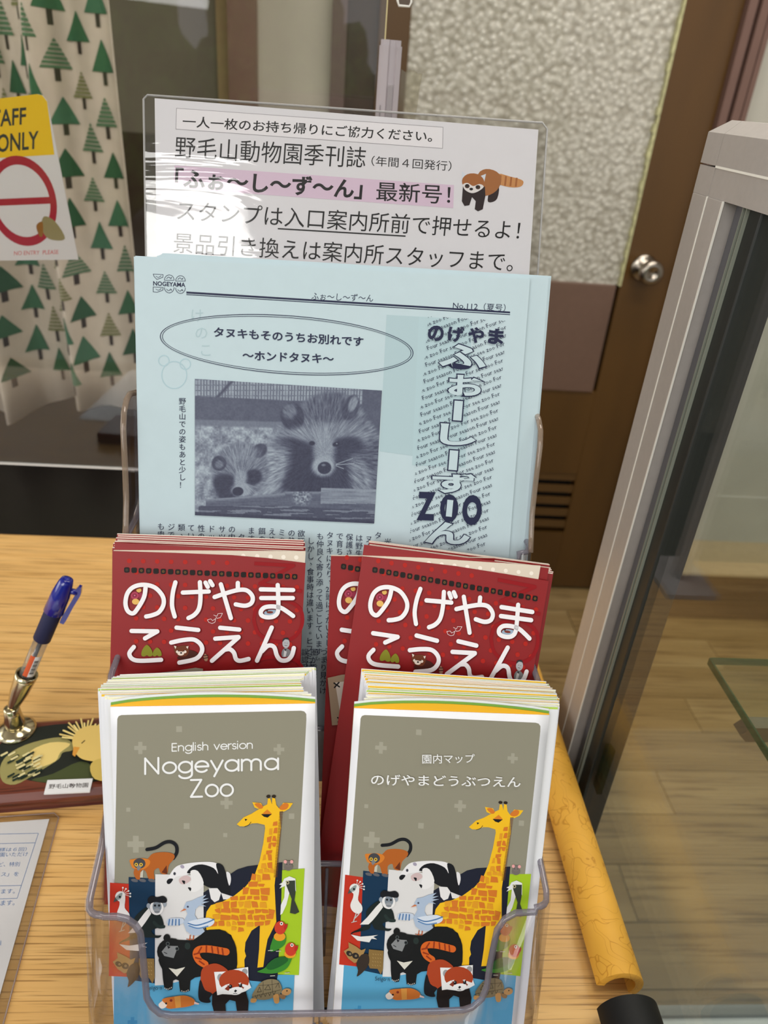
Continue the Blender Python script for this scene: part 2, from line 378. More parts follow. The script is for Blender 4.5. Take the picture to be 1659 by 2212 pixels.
# hedge and path outside the open front of the room, behind the viewer
struct(boxo('ground', (-12, -14, -.12), (12, -2.2, -.05), mat((150, 148, 140), .9, noise=.1, scale=3)))
for i, (x, y, s) in enumerate(((-2.6, -6, 1.0), (-.6, -7, .8), (1.6, -6.4, .9))):
    bm = bmesh.new(); bmesh.ops.create_icosphere(bm, subdivisions=4, radius=1)
    for v in bm.verts: v.co *= 1 + .22 * math.sin(v.co.x * 9 + i) * math.sin(v.co.y * 11) + random.uniform(-.1, .1)
    me = bpy.data.meshes.new('hedge_bush'); bm.to_mesh(me); bm.free(); me.materials.append(mat((120, 160, 60), .6, noise=.5, scale=9))
    o = bpy.data.objects.new('hedge_bush', me); link(o); o.scale = (1.1 * s, .8 * s, 1.3 * s); o.location = (x, y, 1.2 * s)
    tag(o, ['leafy bush outside on the left behind the viewer', 'leafy bush outside straight behind the viewer', 'leafy bush outside on the right behind the viewer'][i], 'bush', 'bushes outside')
# ------------------------------------------------------------------ counter and black block behind
TZ = .80
TABLE = wood('counter_oak', (226, 182, 116), (208, 160, 92), (2.2, 60, 60), (.3, .68), .32, (13, 640, 640), .25)
counter = empty('counter', (-.4, .4, 0), label='yellow oak-grained wooden reception counter under the brochure holder', cat='counter')
def cpart(n, a, b, m, bv=0): return boxo(n, (a[0] + .4, a[1] - .4, a[2]), (b[0] + .4, b[1] - .4, b[2]), m, counter, bv)
cpart('worktop', (-1.1, .13, .765), (.199, .732, TZ), TABLE, .0015)
cpart('front_panel', (-1.1, .17, 0), (.18, .19, .765), mat((150, 110, 60), .5, noise=.1, scale=20))
cpart('side_panel', (.15, .19, 0), (.18, .70, .765), mat((150, 110, 60), .5, noise=.1, scale=20))
cpart('back_panel', (-1.1, .70, 0), (.18, .72, .765), mat((20, 15, 10), .6))
dk = boxo('dark_room_block', (-1.3, .78, 0), (.0, 1.62, .695), mat((16, 13, 12), .35, noise=.2, scale=12), None, .004)  # black colour stands in for the shade of the room past the opening
tag(dk, 'black block added for the dark room behind the clear partition, below the tree curtain', 'block')
# ------------------------------------------------------------------ partition
YP = .70
pz = [ony((0, 1001), YP).z, ony((250, 1011), YP).z]; PZ = sum(pz) / 2; PX = xw((834, 30), YP)
part = empty('clear_partition', (PX, YP, .8), label='clear acrylic screen standing at the back of the counter', cat='partition')
boxo('screen_panel', (-1.05 - PX, 0, PZ - .8), (0, .003, 1.0), clear('screen_acrylic', (.93, .93, .92), 1.5, .01), part)
boxo('bottom_edge', (-1.05 - PX, -.0003, PZ - .8 - .0012), (0, .0033, PZ - .8), mat((205, 205, 205), .2), part)
boxo('side_edge', (0, -.0003, PZ - .8), (.0009, .0033, 1.0), mat((205, 190, 140), .3), part)
POSTM = clear('frosted_post_plastic', (.8, .78, .8), 1.45, .2, (192, 184, 188), .72)
p0, p1 = ony((812, 250), YP - .02), ony((858, 250), YP - .02); zt = ony((848, 86), YP - .02).z
sup = empty('screen_support_post', (p0.x, YP - .02, .8), label='frosted plastic upright clip holding the right edge of the clear screen', cat='support post')
wd = p1.x - p0.x; H_ = zt - .8
mb = MB(); prof = [(0, .2), (.12, 0), (.40, 0), (.46, .12), (.72, .12), (.78, 0), (1, .1), (1, .8), (0, .8)]
mb.prism([(x * wd, y * .018) for x, y in prof], 0, H_ - .004)
mb.prism([(x * wd * .9 + wd * .05, y * .015 + .001) for x, y in prof], H_ - .004, H_)
mb.build('upright', POSTM, sup)
boxo('slot', (wd * .16, -.0003, H_ - .085), (wd * .19, 0.0003, H_ - .045), mat((90, 84, 86), .5), sup)
boxo('foot', (-.02, -.03, 0), (wd + .02, .05, .006), POSTM, sup)
for k in range(7): boxo('ridge', (wd * (.49 + k * .033), .0008, .005), (wd * (.50 + k * .033), .0024, H_ - .03), mat((215, 208, 210), .35), sup)
a, b_ = ony((866, 150), YP), ony((888, 250), YP)
tp = MB(); pts = [(0, -.30)] + [(i * .0035 - .0, .0 + random.uniform(-.002, .002)) for i in range(1, 7)] + [(.0195, -.012), (.0175, -.05), (.016, -.30)]
tp.prism(pts, 0, .0012, lambda x, y, z: (x, z, y))
o = tp.build('torn_tape', clear('tape', (.86, .84, .78), 1.5, .1, (190, 185, 170), .12)); o.location = (p1.x - .002, YP - .006, a.z)
tag(o, 'torn strip of clear tape beside the screen support post', 'tape')
q0, q1 = ony((858, 12), YP - .01), ony((889, 0), YP - .01)
hb = MB(); w2 = (q1.x - q0.x)
ro = [(w2 * .12, 0), (w2 * .88, 0), (w2, .003), (w2, .06), (0, .06), (0, .003)]
hb.prism(ro, 0, .003, lambda x, y, z: (x, z, y))
hc = empty('hanging_clip', (q0.x, YP - .01, q0.z), label='clear rounded clip hanging at the top edge of the view', cat='clip')
hb.build('clip_body', clear('clip', (.85, .83, .8), 1.5, .05), hc)
hr = MB().tube([(x, -.0005, y) for x, y in [(0, .06), (0, .003), (w2 * .12, 0), (w2 * .88, 0), (w2, .003), (w2, .06)]], .0009, 6).build('clip_rim', mat((225, 222, 215), .3), hc, True)
# ------------------------------------------------------------------ staff only sign on the screen
S = Sheet((0, YP + .006, 0), 0, 0, 0); Z8 = crop(0, 150, 4.917, S.px)
c1, c2, c3 = Z8((-330, 330)), Z8((500, 262)), Z8((840, 2020))
sg = empty('staff_sign', mw=S.mw(), label='yellow and white staff only sign with a red no-entry ring', cat='sign')
out = [Z8(p) for p in [(-330, 345), (395, 262), (450, 275), (500, 340), (830, 2020), (-330, 2035)]]
MB().prism(out, -.0012, 0).build('sign_board', mat((222, 218, 220), .35), sg)
P = Print(Z8); P.poly([(-330, 345), (395, 262), (450, 275), (500, 340), (578, 905), (-330, 960)], (240, 196, 30))
K_ = (52, 50, 52)
P.text('STAFF', (-170, 625), (275, 585), (-170, 440), K_, .02); P.text('ONLY', (-30, 885), (408, 845), (-30, 690), K_, .02)
RD = (168, 30, 52)
n = 48; ox, oy = 235, 1395
def el(rx, ry, sh): return [(ox + rx * math.cos(a) + sh * ry * math.sin(a), oy + ry * math.sin(a)) for a in [2 * math.pi * i / n for i in range(n)]]
P.poly_rings(el(365, 480, .13), el(295, 385, .13), RD)
P.poly([(-60, 1378), (545, 1352), (550, 1425), (-50, 1450)], RD)
P.text('NO ENTRY  PLEASE', (150, 1975), (620, 1960), (150, 1930), (214, 90, 90))
P.poly([(470, 1560), (590, 1620), (690, 1800), (520, 1800), (440, 1680)], (150, 138, 96), 4); P.poly([(385, 1660), (450, 1620), (455, 1760), (420, 1770)], (150, 100, 40), 4)
P.build('sign_print', sg)
# ------------------------------------------------------------------ curtain
YC = 1.2
cu0, cu1 = -.95, xw((231, 60), YC); czb = .735; czt = 1.95
def fold(s, z):
    fz = 1 + .5 * (1.3 - z)
    y = .028 * math.sin(s * 52 + .6 * math.sin(z * 3)) * fz + .012 * math.sin(s * 113 + 1)
    return (cu1 - s + .006 * math.sin(s * 52 + 1) + .012 * (1.4 - z) * 0, YC + y, z)
NS, NZ = 260, 14; L_ = cu1 - cu0; V = []; F_ = []
for i in range(NS + 1):
    s = L_ * i / NS; zb_ = czb + .02 * (1 - math.cos(s * 52 * .5 + .5)) + .004 * math.sin(s * 40)
    for j in range(NZ + 1):
        z = zb_ + (czt - zb_) * j / NZ; V.append(fold(s, z))
for i in range(NS):
    for j in range(NZ): a = i * (NZ + 1) + j; F_.append((a, a + 1, a + NZ + 2, a + NZ + 1))
cur = empty('tree_curtain', (cu1, YC, czt), label='beige curtain printed with green fir trees behind the clear screen', cat='curtain')
inv = Matrix.Translation((-cu1, -YC, -czt))
def rel(v): return tuple(inv @ Vector(v))
mesh_obj('fabric', [rel(v) for v in V], F_, mat((214, 200, 184), .85, noise=.06, scale=30), cur, None, True).modifiers.new('s', 'SOLIDIFY').thickness = .0012
tv = []; tf = []; tm = []; TM = [mat(c, .85) for c in ((56, 104, 72), (86, 120, 88), (44, 88, 60), (128, 128, 84), (66, 112, 84), (58, 46, 42))]
def tree(s0, z0, w_, h, k):
    def patch(rows, m):
        n0 = len(tv); C_ = 4
        for z, hw in rows:
            for c in range(C_ + 1):
                x, y, zz = fold(s0 + hw * (2 * c / C_ - 1), z); tv.append(rel((x, y - .0016, zz)))
        for r_ in range(len(rows) - 1):
            for c in range(C_):
                a = n0 + r_ * (C_ + 1) + c; tf.append((a, a + 1, a + C_ + 2, a + C_ + 1)); tm.append(m)
    if k in (1, 3):
        nb = 7
        for q in range(nb):
            a0 = q / nb; a1 = (q + .72) / nb
            patch([(z0 + h * a0, w_ / 2 * (1 - a0)), (z0 + h * a1, w_ / 2 * (1 - a1))], k)
    else: patch([(z0 + h * a0, w_ / 2 * (1 - a0) + .0004) for a0 in (0, .33, .66, 1)], k)
    patch([(z0 - h * .42, w_ * .085), (z0, w_ * .085)], 5)
ci = 0; s = .02
while s < L_ - .01:
    z = 1.87 - (ci % 2) * .034
    while z > czb + .06:
        h = random.uniform(.032, .043); tree(s + random.uniform(-.003, .003), z, random.uniform(.022, .028), h, random.choice((0, 1, 2, 4, 1, 0, 3))); z -= .068
    s += .024; ci += 1
mesh_obj('tree_print', tv, tf, TM, cur, tm)
# ------------------------------------------------------------------ display case
XG = .215; y0c, y1c = -.02, .483; x1c = 1.0; zr0, zr1 = 1.228, 1.268
case = empty('display_case', (XG, .25, 0), label='glass display case with grey aluminium frame right of the counter', cat='display case')
def kpart(n, a, b, m, bv=0): return boxo(n, (a[0] - XG, a[1] - .25, a[2]), (b[0] - XG, b[1] - .25, b[2]), m, case, bv)
DG = mat((92, 92, 96), .4, .2); DK = mat((34, 36, 34), .5); WL = mat((235, 232, 222), .25)
kpart('base_cabinet', (XG, y0c, 0), (x1c, y1c, .275), mat((170, 166, 160), .5, noise=.03)); kpart('base_deck', (XG + .004, y0c + .01, .275), (x1c - .004, y1c - .006, .281), mat((196, 200, 198), .4))
kpart('base_rail', (XG + .001, y1c - .012, .281), (x1c, y1c, .289), mat((120, 122, 122), .4, .4))
for yy in ((y1c - .0205, y1c), (y1c - .0415, y1c - .0215)): kpart('corner_post', (XG, yy[0], .275), (XG + .036, yy[1], zr0), ALU, .0006)
for yy in (y1c - .021, y1c - .0422): kpart('bright_seam', (XG - .0003, yy - .0004, .275), (XG + .0008, yy + .0004, zr0), WL)
kpart('glazing_channel', (XG + .0085, y1c - .062, .275), (XG + .03, y1c - .0428, zr0), DG)
kpart('gasket', (XG + .004, y1c - .080, .275), (XG + .026, y1c - .060, zr0), DK, .001)
for q in (.0625, .0665): kpart('gasket_line', (XG + .002, y1c - q - .0008, .275), (XG + .0042, y1c - q, zr0), mat((128, 132, 120), .4))
kpart('glass_side', (XG + .0055, y0c + .03, .275), (XG + .0085, y1c - .062, zr0), GLASS)
kpart('glass_back', (XG + .03, y1c - .012, .289), (x1c - .03, y1c - .008, zr0), GLASS)
def rail(name, a, b, ax, m=ALU):
    # bevelled rail: profile across, along ax
    mb = MB(); hw = .036; zt = zr1
    if ax == 'y': mb.prism([(0, zr0 + .0165), (0, zt - .007), (.008, zt), (hw, zt), (hw, zr0 + .0165)], a, b, lambda x, y, z: (x, z - .25, y)); mb.prism([(0.0004, zr0), (0.0004, zr0 + .0155), (hw, zr0 + .0155), (hw, zr0)], a, b, lambda x, y, z: (x, z - .25, y))
    else: mb.prism([(0, zr0 + .0165), (0, zt - .007), (.008, zt), (hw, zt), (hw, zr0 + .0165)], a, b, lambda x, y, z: (z, y1c - x - .25, y)); mb.prism([(0.0004, zr0), (0.0004, zr0 + .0155), (hw, zr0 + .0155), (hw, zr0)], a, b, lambda x, y, z: (z, y1c - x - .25, y))
    return mb.build(name, m, case)
rail('top_rail', y0c, y1c - .0215, 'y'); rail('top_rail', .037, x1c - XG, 'x')
cc = MB(); cs = .0212
V8 = [(0, -cs, zr0 + .0165), (.036, -cs, zr0 + .0165), (.036, 0, zr0 + .0165), (0, 0, zr0 + .0165), (0, -cs, zr1 - .007), (.036, -cs, zr1 - .007), (.036, 0, zr1 - .007), (0, 0, zr1 - .007), (.008, -cs, zr1), (.036, -cs, zr1), (.036, -.009, zr1), (.008, -.009, zr1)]
mesh_obj('corner_cap', [(x, y + y1c - .25, z) for x, y, z in V8], [(0, 3, 2, 1), (0, 1, 5, 4), (1, 2, 6, 5), (2, 3, 7, 6), (3, 0, 4, 7), (4, 5, 9, 8), (5, 6, 10, 9), (6, 7, 11, 10), (7, 4, 8, 11), (8, 9, 10, 11)], ALU, case)
kpart('corner_block', (XG + .0002, y1c - .0212, zr0), (XG + .036, y1c, zr0 + .0155), ALU)
kpart('bright_seam', (XG - .0002, y0c, zr0 + .0154), (XG + .002, y1c - .0215, zr0 + .0166), WL)
sh = kpart('glass_shelf', (.303, y0c + .03, .8965), (x1c - .04, .432, .9025), clear('shelf_glass', (.94, .98, .95), 1.5, .01))
kpart('shelf_edge', (.3018, y0c + .03, .8965), (.3032, .432, .9025), GREEN); kpart('shelf_edge', (.303, .4312, .8965), (x1c - .04, .4325, .9025), GREEN)
bx = onz((1592, 1578), .885)
br = MB().prism([(0, 0), (.006, -.006), (.3, -.006), (.3, .006), (.006, .008)], bx.y - .25 - .005, bx.y - .25 + .006, lambda x, y, z: (x, z, y + .885))
br.v = [(x + bx.x - XG, y, z) for x, y, z in br.v]
tag(br.build('shelf_bracket', mat((120, 112, 104), .3, .8), case), 'grey metal bracket under the glass shelf')
for k in (0, 1):
    G4 = [onx(p, XG + .0095 + .0006 * k) for p in ((1307, 1604), (1319, 1622), (1289, 1716), (1281, 1692))]
    if k == 0: ga = G4
mb = MB(); mb.v = [(p.x - XG, p.y - .25, p.z) for p in ga] + [(p.x - XG + .004, p.y - .25, p.z) for p in ga]
mb.f = [(0, 1, 2, 3), (7, 6, 5, 4), (0, 4, 5, 1), (1, 5, 6, 2), (2, 6, 7, 3), (3, 7, 4, 0)]; mb.m = [0] * 6
tag(mb.build('shelf_stop', clear('dark_green_glass', (.12, .3, .22), 1.5, .05, (20, 50, 38), .4), case), 'small dark green glass tab on the inside of the side pane')
# ------------------------------------------------------------------ foam edge guards
def guard(name, y0, y1, r, wall, x, z, m, label, open_=(200, 300)):
    n = 26; A = [math.radians(open_[1] - 360 + (open_[0] + 360 - open_[1]) * i / n) for i in range(n + 1)]
    prof = [(r * math.cos(a), r * math.sin(a)) for a in A] + [((r - wall) * math.cos(a), (r - wall) * math.sin(a)) for a in reversed(A)]
    mb = MB(); k = len(prof); NY = 30
    for j in range(NY + 1):
        yy = y0 + (y1 - y0) * j / NY
        mb.v += [(px_, yy - y0, pz_) for px_, pz_ in prof]
    for j in range(NY):
        for i in range(k):
            a = j * k + i; b = j * k + (i + 1) % k; mb.f.append((a, a + k, b + k, b)); mb.m.append(0)
    for e, fl in ((0, 0), (NY * k, 1)):
        for i in range(n):
            q = (e + i, e + i + 1, e + k - 2 - i, e + k - 1 - i); mb.f.append(q if fl else q[::-1]); mb.m.append(0)
    o = mb.build(name, m, None, True); o.location = (x, y0, z)
    md = o.modifiers.new('es', 'EDGE_SPLIT'); md.split_angle = math.radians(40)
    return tag(o, label, 'edge guard')
ym = bpy.data.materials.new('cracked_yellow_foam'); ym.use_nodes = True; t = ym.node_tree; b = t.nodes['Principled BSDF']
tcn = t.nodes.new('ShaderNodeTexCoord'); mp = t.nodes.new('ShaderNodeMapping'); mp.inputs['Scale'].default_value = (26, 95, 26)
ns = t.nodes.new('ShaderNodeTexNoise'); ns.inputs['Scale'].default_value = 30; mixv = t.nodes.new('ShaderNodeMix'); mixv.data_type = 'RGBA'; mixv.inputs[0].default_value = .12
vo = t.nodes.new('ShaderNodeTexVoronoi'); vo.feature = 'DISTANCE_TO_EDGE'; vo.inputs['Scale'].default_value = 1
t.links.new(tcn.outputs['Object'], mixv.inputs[6]); t.links.new(tcn.outputs['Object'], ns.inputs['Vector']); t.links.new(ns.outputs['Color'], mixv.inputs[7])
t.links.new(mixv.outputs[2], mp.inputs[0]); t.links.new(mp.outputs[0], vo.inputs['Vector'])
r = t.nodes.new('ShaderNodeValToRGB'); r.color_ramp.elements[0].color = L3((214, 148, 44)); r.color_ramp.elements[1].color = L3((246, 184, 70)); r.color_ramp.elements[1].position = .03
t.links.new(vo.outputs['Distance'], r.inputs[0])
n3 = t.nodes.new('ShaderNodeTexNoise'); n3.inputs['Scale'].default_value = 14; r3 = t.nodes.new('ShaderNodeValToRGB'); r3.color_ramp.elements[0].color = (.72, .7, .6, 1); r3.color_ramp.elements[0].position = .3; r3.color_ramp.elements[1].position = .6
t.links.new(tcn.outputs['Object'], n3.inputs['Vector']); t.links.new(n3.outputs['Fac'], r3.inputs[0])
mx = t.nodes.new('ShaderNodeMix'); mx.data_type = 'RGBA'; mx.blend_type = 'MULTIPLY'; mx.inputs[0].default_value = .8
t.links.new(r.outputs[0], mx.inputs[6]); t.links.new(r3.outputs[0], mx.inputs[7]); t.links.new(mx.outputs[2], b.inputs['Base Color']); b.inputs['Roughness'].default_value = .55
bp = t.nodes.new('ShaderNodeBump'); bp.inputs['Strength'].default_value = .5; bp.inputs['Distance'].default_value = .0008; t.links.new(r.outputs[0], bp.inputs['Height']); t.links.new(bp.outputs[0], b.inputs['Normal'])
guard('foam_edge_guard', onz((1345, 2115), .815).y, .70, .0148, .005, .189, .8065, ym, 'cracked yellow foam guard along the right edge of the counter', (172, 275))
guard('foam_edge_guard', .135, onz((1375, 2160), .82).y, .0185, .006, .188, .808, mat((12, 12, 12), .6), 'short black foam guard at the near end of the counter edge', (172, 275))
# ------------------------------------------------------------------ brochure holder frame of reference
l18 = math.radians(18); HX = Vector((math.cos(math.radians(1.2)), math.sin(math.radians(1.2)), 0)); HN = Vector((-HX.y, HX.x, 0))
HU = Vector((0, 0, 1)) * math.cos(l18) + HN * math.sin(l18); HW = HN * math.cos(l18) - Vector((0, 0, 1)) * math.sin(l18)
HO = Vector((-.1051, .1739, .8003))
HM = Matrix(((HX.x, HW.x, HU.x, HO.x), (HX.y, HW.y, HU.y, HO.y), (HX.z, HW.z, HU.z, HO.z), (0, 0, 0, 1)))
def hp(p, w):
    v = ray(p); q = CAM - HO; t = (w - q.dot(HW)) / v.dot(HW); q = q + v * t
    return (q.dot(HX), q.dot(HU))
def h3(u, w, v): return HO + HX * u + HW * w + HU * v
def sheetP(tl, wtl, tr, wtr, wb, h):
    a = hp(tl, wtl); b = hp(tr, wtr); A = h3(a[0], wtl, a[1]); B = h3(b[0], wtr, b[1])
    s = Sheet(A, 0, 0, 0); s.X = (B - A).normalized(); Y = HU + HW * ((wtl - wb) / h); s.Y = (Y - s.X * Y.dot(s.X)).normalized(); s.Z = s.X.cross(s.Y)
    s.w = (B - A).length; s.h = h; return s
W2, W3, WB, HWID = .046, .086, .129, .225
holder = empty('brochure_holder', mw=HM, label='clear three-tier plastic brochure holder standing on the counter', cat='brochure holder')
tn = math.tan(l18)
lipL = [(195, 1980), (225, 1980), (252, 1980), (274, 1985), (292, 1998), (303, 2015), (307, 2046), (313, 2109), (317, 2155), (328, 2174), (346, 2189), (370, 2193), (480, 2192)]
lipR = [(700, 2189), (940, 2185), (1000, 2182), (1021, 2175), (1041, 2157), (1052, 2131), (1058, 2086), (1067, 2041), (1074, 2008), (1090, 1985), (1114, 1972), (1157, 1970), (1175, 1967)]
lp = [hp(p, 0) for p in lipL + lipR]
vtop = .127; vcut = lp[12][1]
def pocket(name, w0, w1, vear, vc, vside, flare=0.0):
    """front wall with a scooped lip and two side walls, one clear moulded skin"""
    rc = .007; u0, u1 = -flare, HWID + flare
    path = [(u0, w1, vside), (u0, w0 + rc + (w1 - w0 - rc) * .55, vear + (vside - vear) * .45), (u0, w0 + rc, vear + .003)]
    path += [(u0 + rc * (1 - math.cos(a)), w0 + rc * (1 - math.sin(a)), vear) for a in (math.radians(25), math.radians(50), math.radians(72), math.radians(90))]
    for (u, v) in lp:
        if u0 + rc < u < u1 - rc: path.append((u, w0, vear + (v - vtop) * (vear - vc) / (vtop - vcut)))
    path += [(u1 - rc * (1 - math.cos(a)), w0 + rc * (1 - math.sin(a)), vear) for a in (math.radians(90), math.radians(72), math.radians(50), math.radians(25))]
    path += [(u1, w0 + rc, vear + .003), (u1, w0 + rc + (w1 - w0 - rc) * .55, vear + (vside - vear) * .45), (u1, w1, vside)]
    V = []; F = []
    for u, w_, v in path: V += [(u, w_, w_ * tn + .0006), (u, w_, v)]
    for i in range(len(path) - 1): F.append((2 * i, 2 * i + 2, 2 * i + 3, 2 * i + 1))
    o = mesh_obj(name, V, F, PLASTIC, holder, None, True); md = o.modifiers.new('s', 'SOLIDIFY'); md.thickness = .0022; md.offset = 1
    MB().tube([(u, w_ , v) for u, w_, v in path], .00165, 8).build(name.replace('wall', 'rim'), RIM, holder, True)
    return path
vm = hp((207, 1484), W2)[1]; vmc = hp((700, 1859), W2)[1]
v3 = hp((240, 1170), W3)[1]; v3c = hp((690, 1567), W3)[1]
pocket('pocket_wall', 0, W2 - .001, vtop, vcut, vtop + .034)
pocket('pocket_wall', W2, W3 - .001, vm, vmc, vm + .020)
p3 = pocket('pocket_wall', W3, WB, v3, v3c, v3 + .016)
# side flanges and back panel above the rear pocket
eL, eR = hp((253, 880), W3 + .002), hp((1195, 930), W3 + .002); vb = (hp((268, 843), WB - .01)[1] + hp((1180, 891), WB - .01)[1]) / 2
for u in (0, HWID):
    sg_ = 1 if u == 0 else -1
    pr = [(W3 + .001, v3), (W3 + .003, v3 + .01), (W3 + .005, v3 + .022), (W3 + .004, v3 + .04), (W3 + .002, vb - .018), (W3 + .004, vb - .009), (W3 + .010, vb - .003), (W3 + .018, vb), (WB, vb), (WB, v3)]
    MB().prism(pr, -.0012, .0012, lambda x, y, z: (u + z, x, y)).build('side_flange', PLASTIC, holder)
    MB().tube([(u, a, b) for a, b in pr[:9]], .0016, 8).build('flange_rim', clear('flange_rim', (.8, .76, .74), 1.6, .06, (190, 165, 140), .25) if u == 0 else bpy.data.materials['flange_rim'], holder, True)
    MB().box((u + sg_ * .004, WB - .006, .11), (u + sg_ * .0052, WB - .0005, vb - .004)).build('rib', RIM, holder)
MB().box((0, WB, WB * tn + .001), (HWID, WB + .0022, vb)).build('back_panel', PLASTIC, holder)
MB().tube([(0, WB + .001, vb), (HWID, WB + .001, vb)], .0012, 8).build('back_rim', RIM, holder, True)
for i, (wa, wb_, fl) in enumerate(((.002, W2 - .002, .0035), (W2 + .002, W3 - .002, .072), (W3 + .002, WB - .001, .133))):
    MB().prism([(wa, wa * tn + .001 if i == 0 else fl - .002), (wb_, wb_ * tn + .001 if i == 0 else fl - .002), (wb_, (wb_ * tn + .003) if i == 0 else fl), (wa, (wa * tn + .003) if i == 0 else fl)], .001, HWID - .001, lambda x, y, z: (z, x, y)).build('pocket_floor', PLASTIC, holder)
for wq, va, vc_ in ((0, .008, vcut - .006), (W2, .06, vmc - .004)):
    for uu in (hp((687, 1990), wq)[0], hp((702, 1990), wq)[0]):
        MB().tube([(uu, wq - .0012, va), (uu, wq - .0012, vc_)], .0009, 6).build('divider_rib', RIM, holder, True)
MB().box((.082, .012, .010), (.135, .040, .030)).build('divider_foot', mat((22, 22, 28), .35), holder)
# ------------------------------------------------------------------ zoo map leaflets
WHT = mat((226, 226, 230), .5, spec=.35, noise=.01, scale=80); YEL = mat((228, 184, 36), .5); GRN = mat((176, 204, 84), .5); PALE = mat((232, 228, 190), .5)
def leaflet_body(name, w, h, t, inner, parent=None, prot=.0011):
    mb = MB(); mb.box((0, -h, -t * .38), (w, 0, 0), 0); mb.box((.0003, -h + .0005, -t * .62), (w - .0002, prot, -t * .4), 1); mb.box((0, -h, -t), (w, prot * 1.25, -t * .64), 0)
    return mb.build(name, [WHT, inner], parent)
ML = sheetP((238, 1527), .0235, (681, 1520), .0235, .011, .209)
MR = sheetP((765, 1530), .0235, (1187, 1545), .0225, .010, .209)
def map_front(S, label):
    e = empty('map_leaflet', mw=S.mw(), label=label, cat='leaflet')
    mb = MB(); n = 14; t = .0004          # cover bows forward a little at its top edge
    V = []; F = []
    for j in range(9):
        for i in range(n + 1):
            q = i / n; bow = .0; V.append((S.w * q, -S.h * (j / 8) ** 1.4, bow))
    for j in range(8):
        for i in range(n): a = j * (n + 1) + i; F.append((a, a + n + 1, a + n + 2, a + 1))
    o = mesh_obj('cover', V, F, WHT, e, None, True); md = o.modifiers.new('s', 'SOLIDIFY'); md.thickness = .0003
    k = 12; top = [(S.w * i / k, .0005 + .0032 * math.sin(math.pi * (i / k) ** .9) ** .8) for i in range(k + 1)]
    MB().prism([(0, -S.h + .001)] + [(S.w - .0001, -S.h + .001)] + list(reversed(top)), -.0009, -.0005).build('inner_page', mat((236, 176, 20), .5), e)
    MB().prism([(0, -S.h + .001)] + [(S.w - .0001, -S.h + .001)] + [(x, y + .0011) for x, y in reversed(top)], -.0016, -.0011).build('inner_page', mat((112, 160, 60), .5), e)
    MB().prism([(0, -S.h + .001)] + [(S.w - .0001, -S.h + .001)] + [(x, y + .0021) for x, y in reversed(top)], -.0022, -.0018).build('back_cover', WHT, e)
    return e
eL_ = map_front(ML, 'front map leaflet of the left stack, grey-green cover titled in English'); eR_ = map_front(MR, 'front map leaflet of the right stack, grey-green cover titled in Japanese')
def map_stack(S, n, dxf, rotf, dyf, label, group):
    protos = {}
    for i in range(n):
        k = random.choice((0, 0, 1, 2)) if i < n * .6 else random.choice((0, 2, 2, 0, 1))
        if k not in protos: protos[k] = leaflet_body('map_leaflet', S.w, S.h, .00072, [YEL, GRN, PALE][k]); o = protos[k]
        else: o = link(protos[k].copy())
        q = i / (n - 1); o.matrix_world = S.mw(dxf(q) + random.uniform(-.0009, .0009), dyf(q) + random.uniform(-.0005, .0005), -.0026 - i * .00078, rotf(q) + random.uniform(-.003, .003))
        
        if i == n - 1: tag(o, 'rearmost and highest ' + label.replace(' stacked behind', ', last behind'), 'leaflet', group)
        else: tag(o, label, 'leaflet', group)
map_stack(ML, 24, lambda q: -.0075 * math.sin(math.pi * min(1, (q + .12) * .9)) , lambda q: .028 * q, lambda q: .0022 + .0045 * q, 'white-edged map leaflet stacked behind the English front one', 'map leaflets in the left stack')
map_stack(MR, 24, lambda q: .0068 * math.sin(math.pi * min(1, .25 + q * .55)), lambda q: -.030 * q, lambda q: .0024 + .0085 * q, 'white-edged map leaflet stacked behind the Japanese front one', 'map leaflets in the right stack')
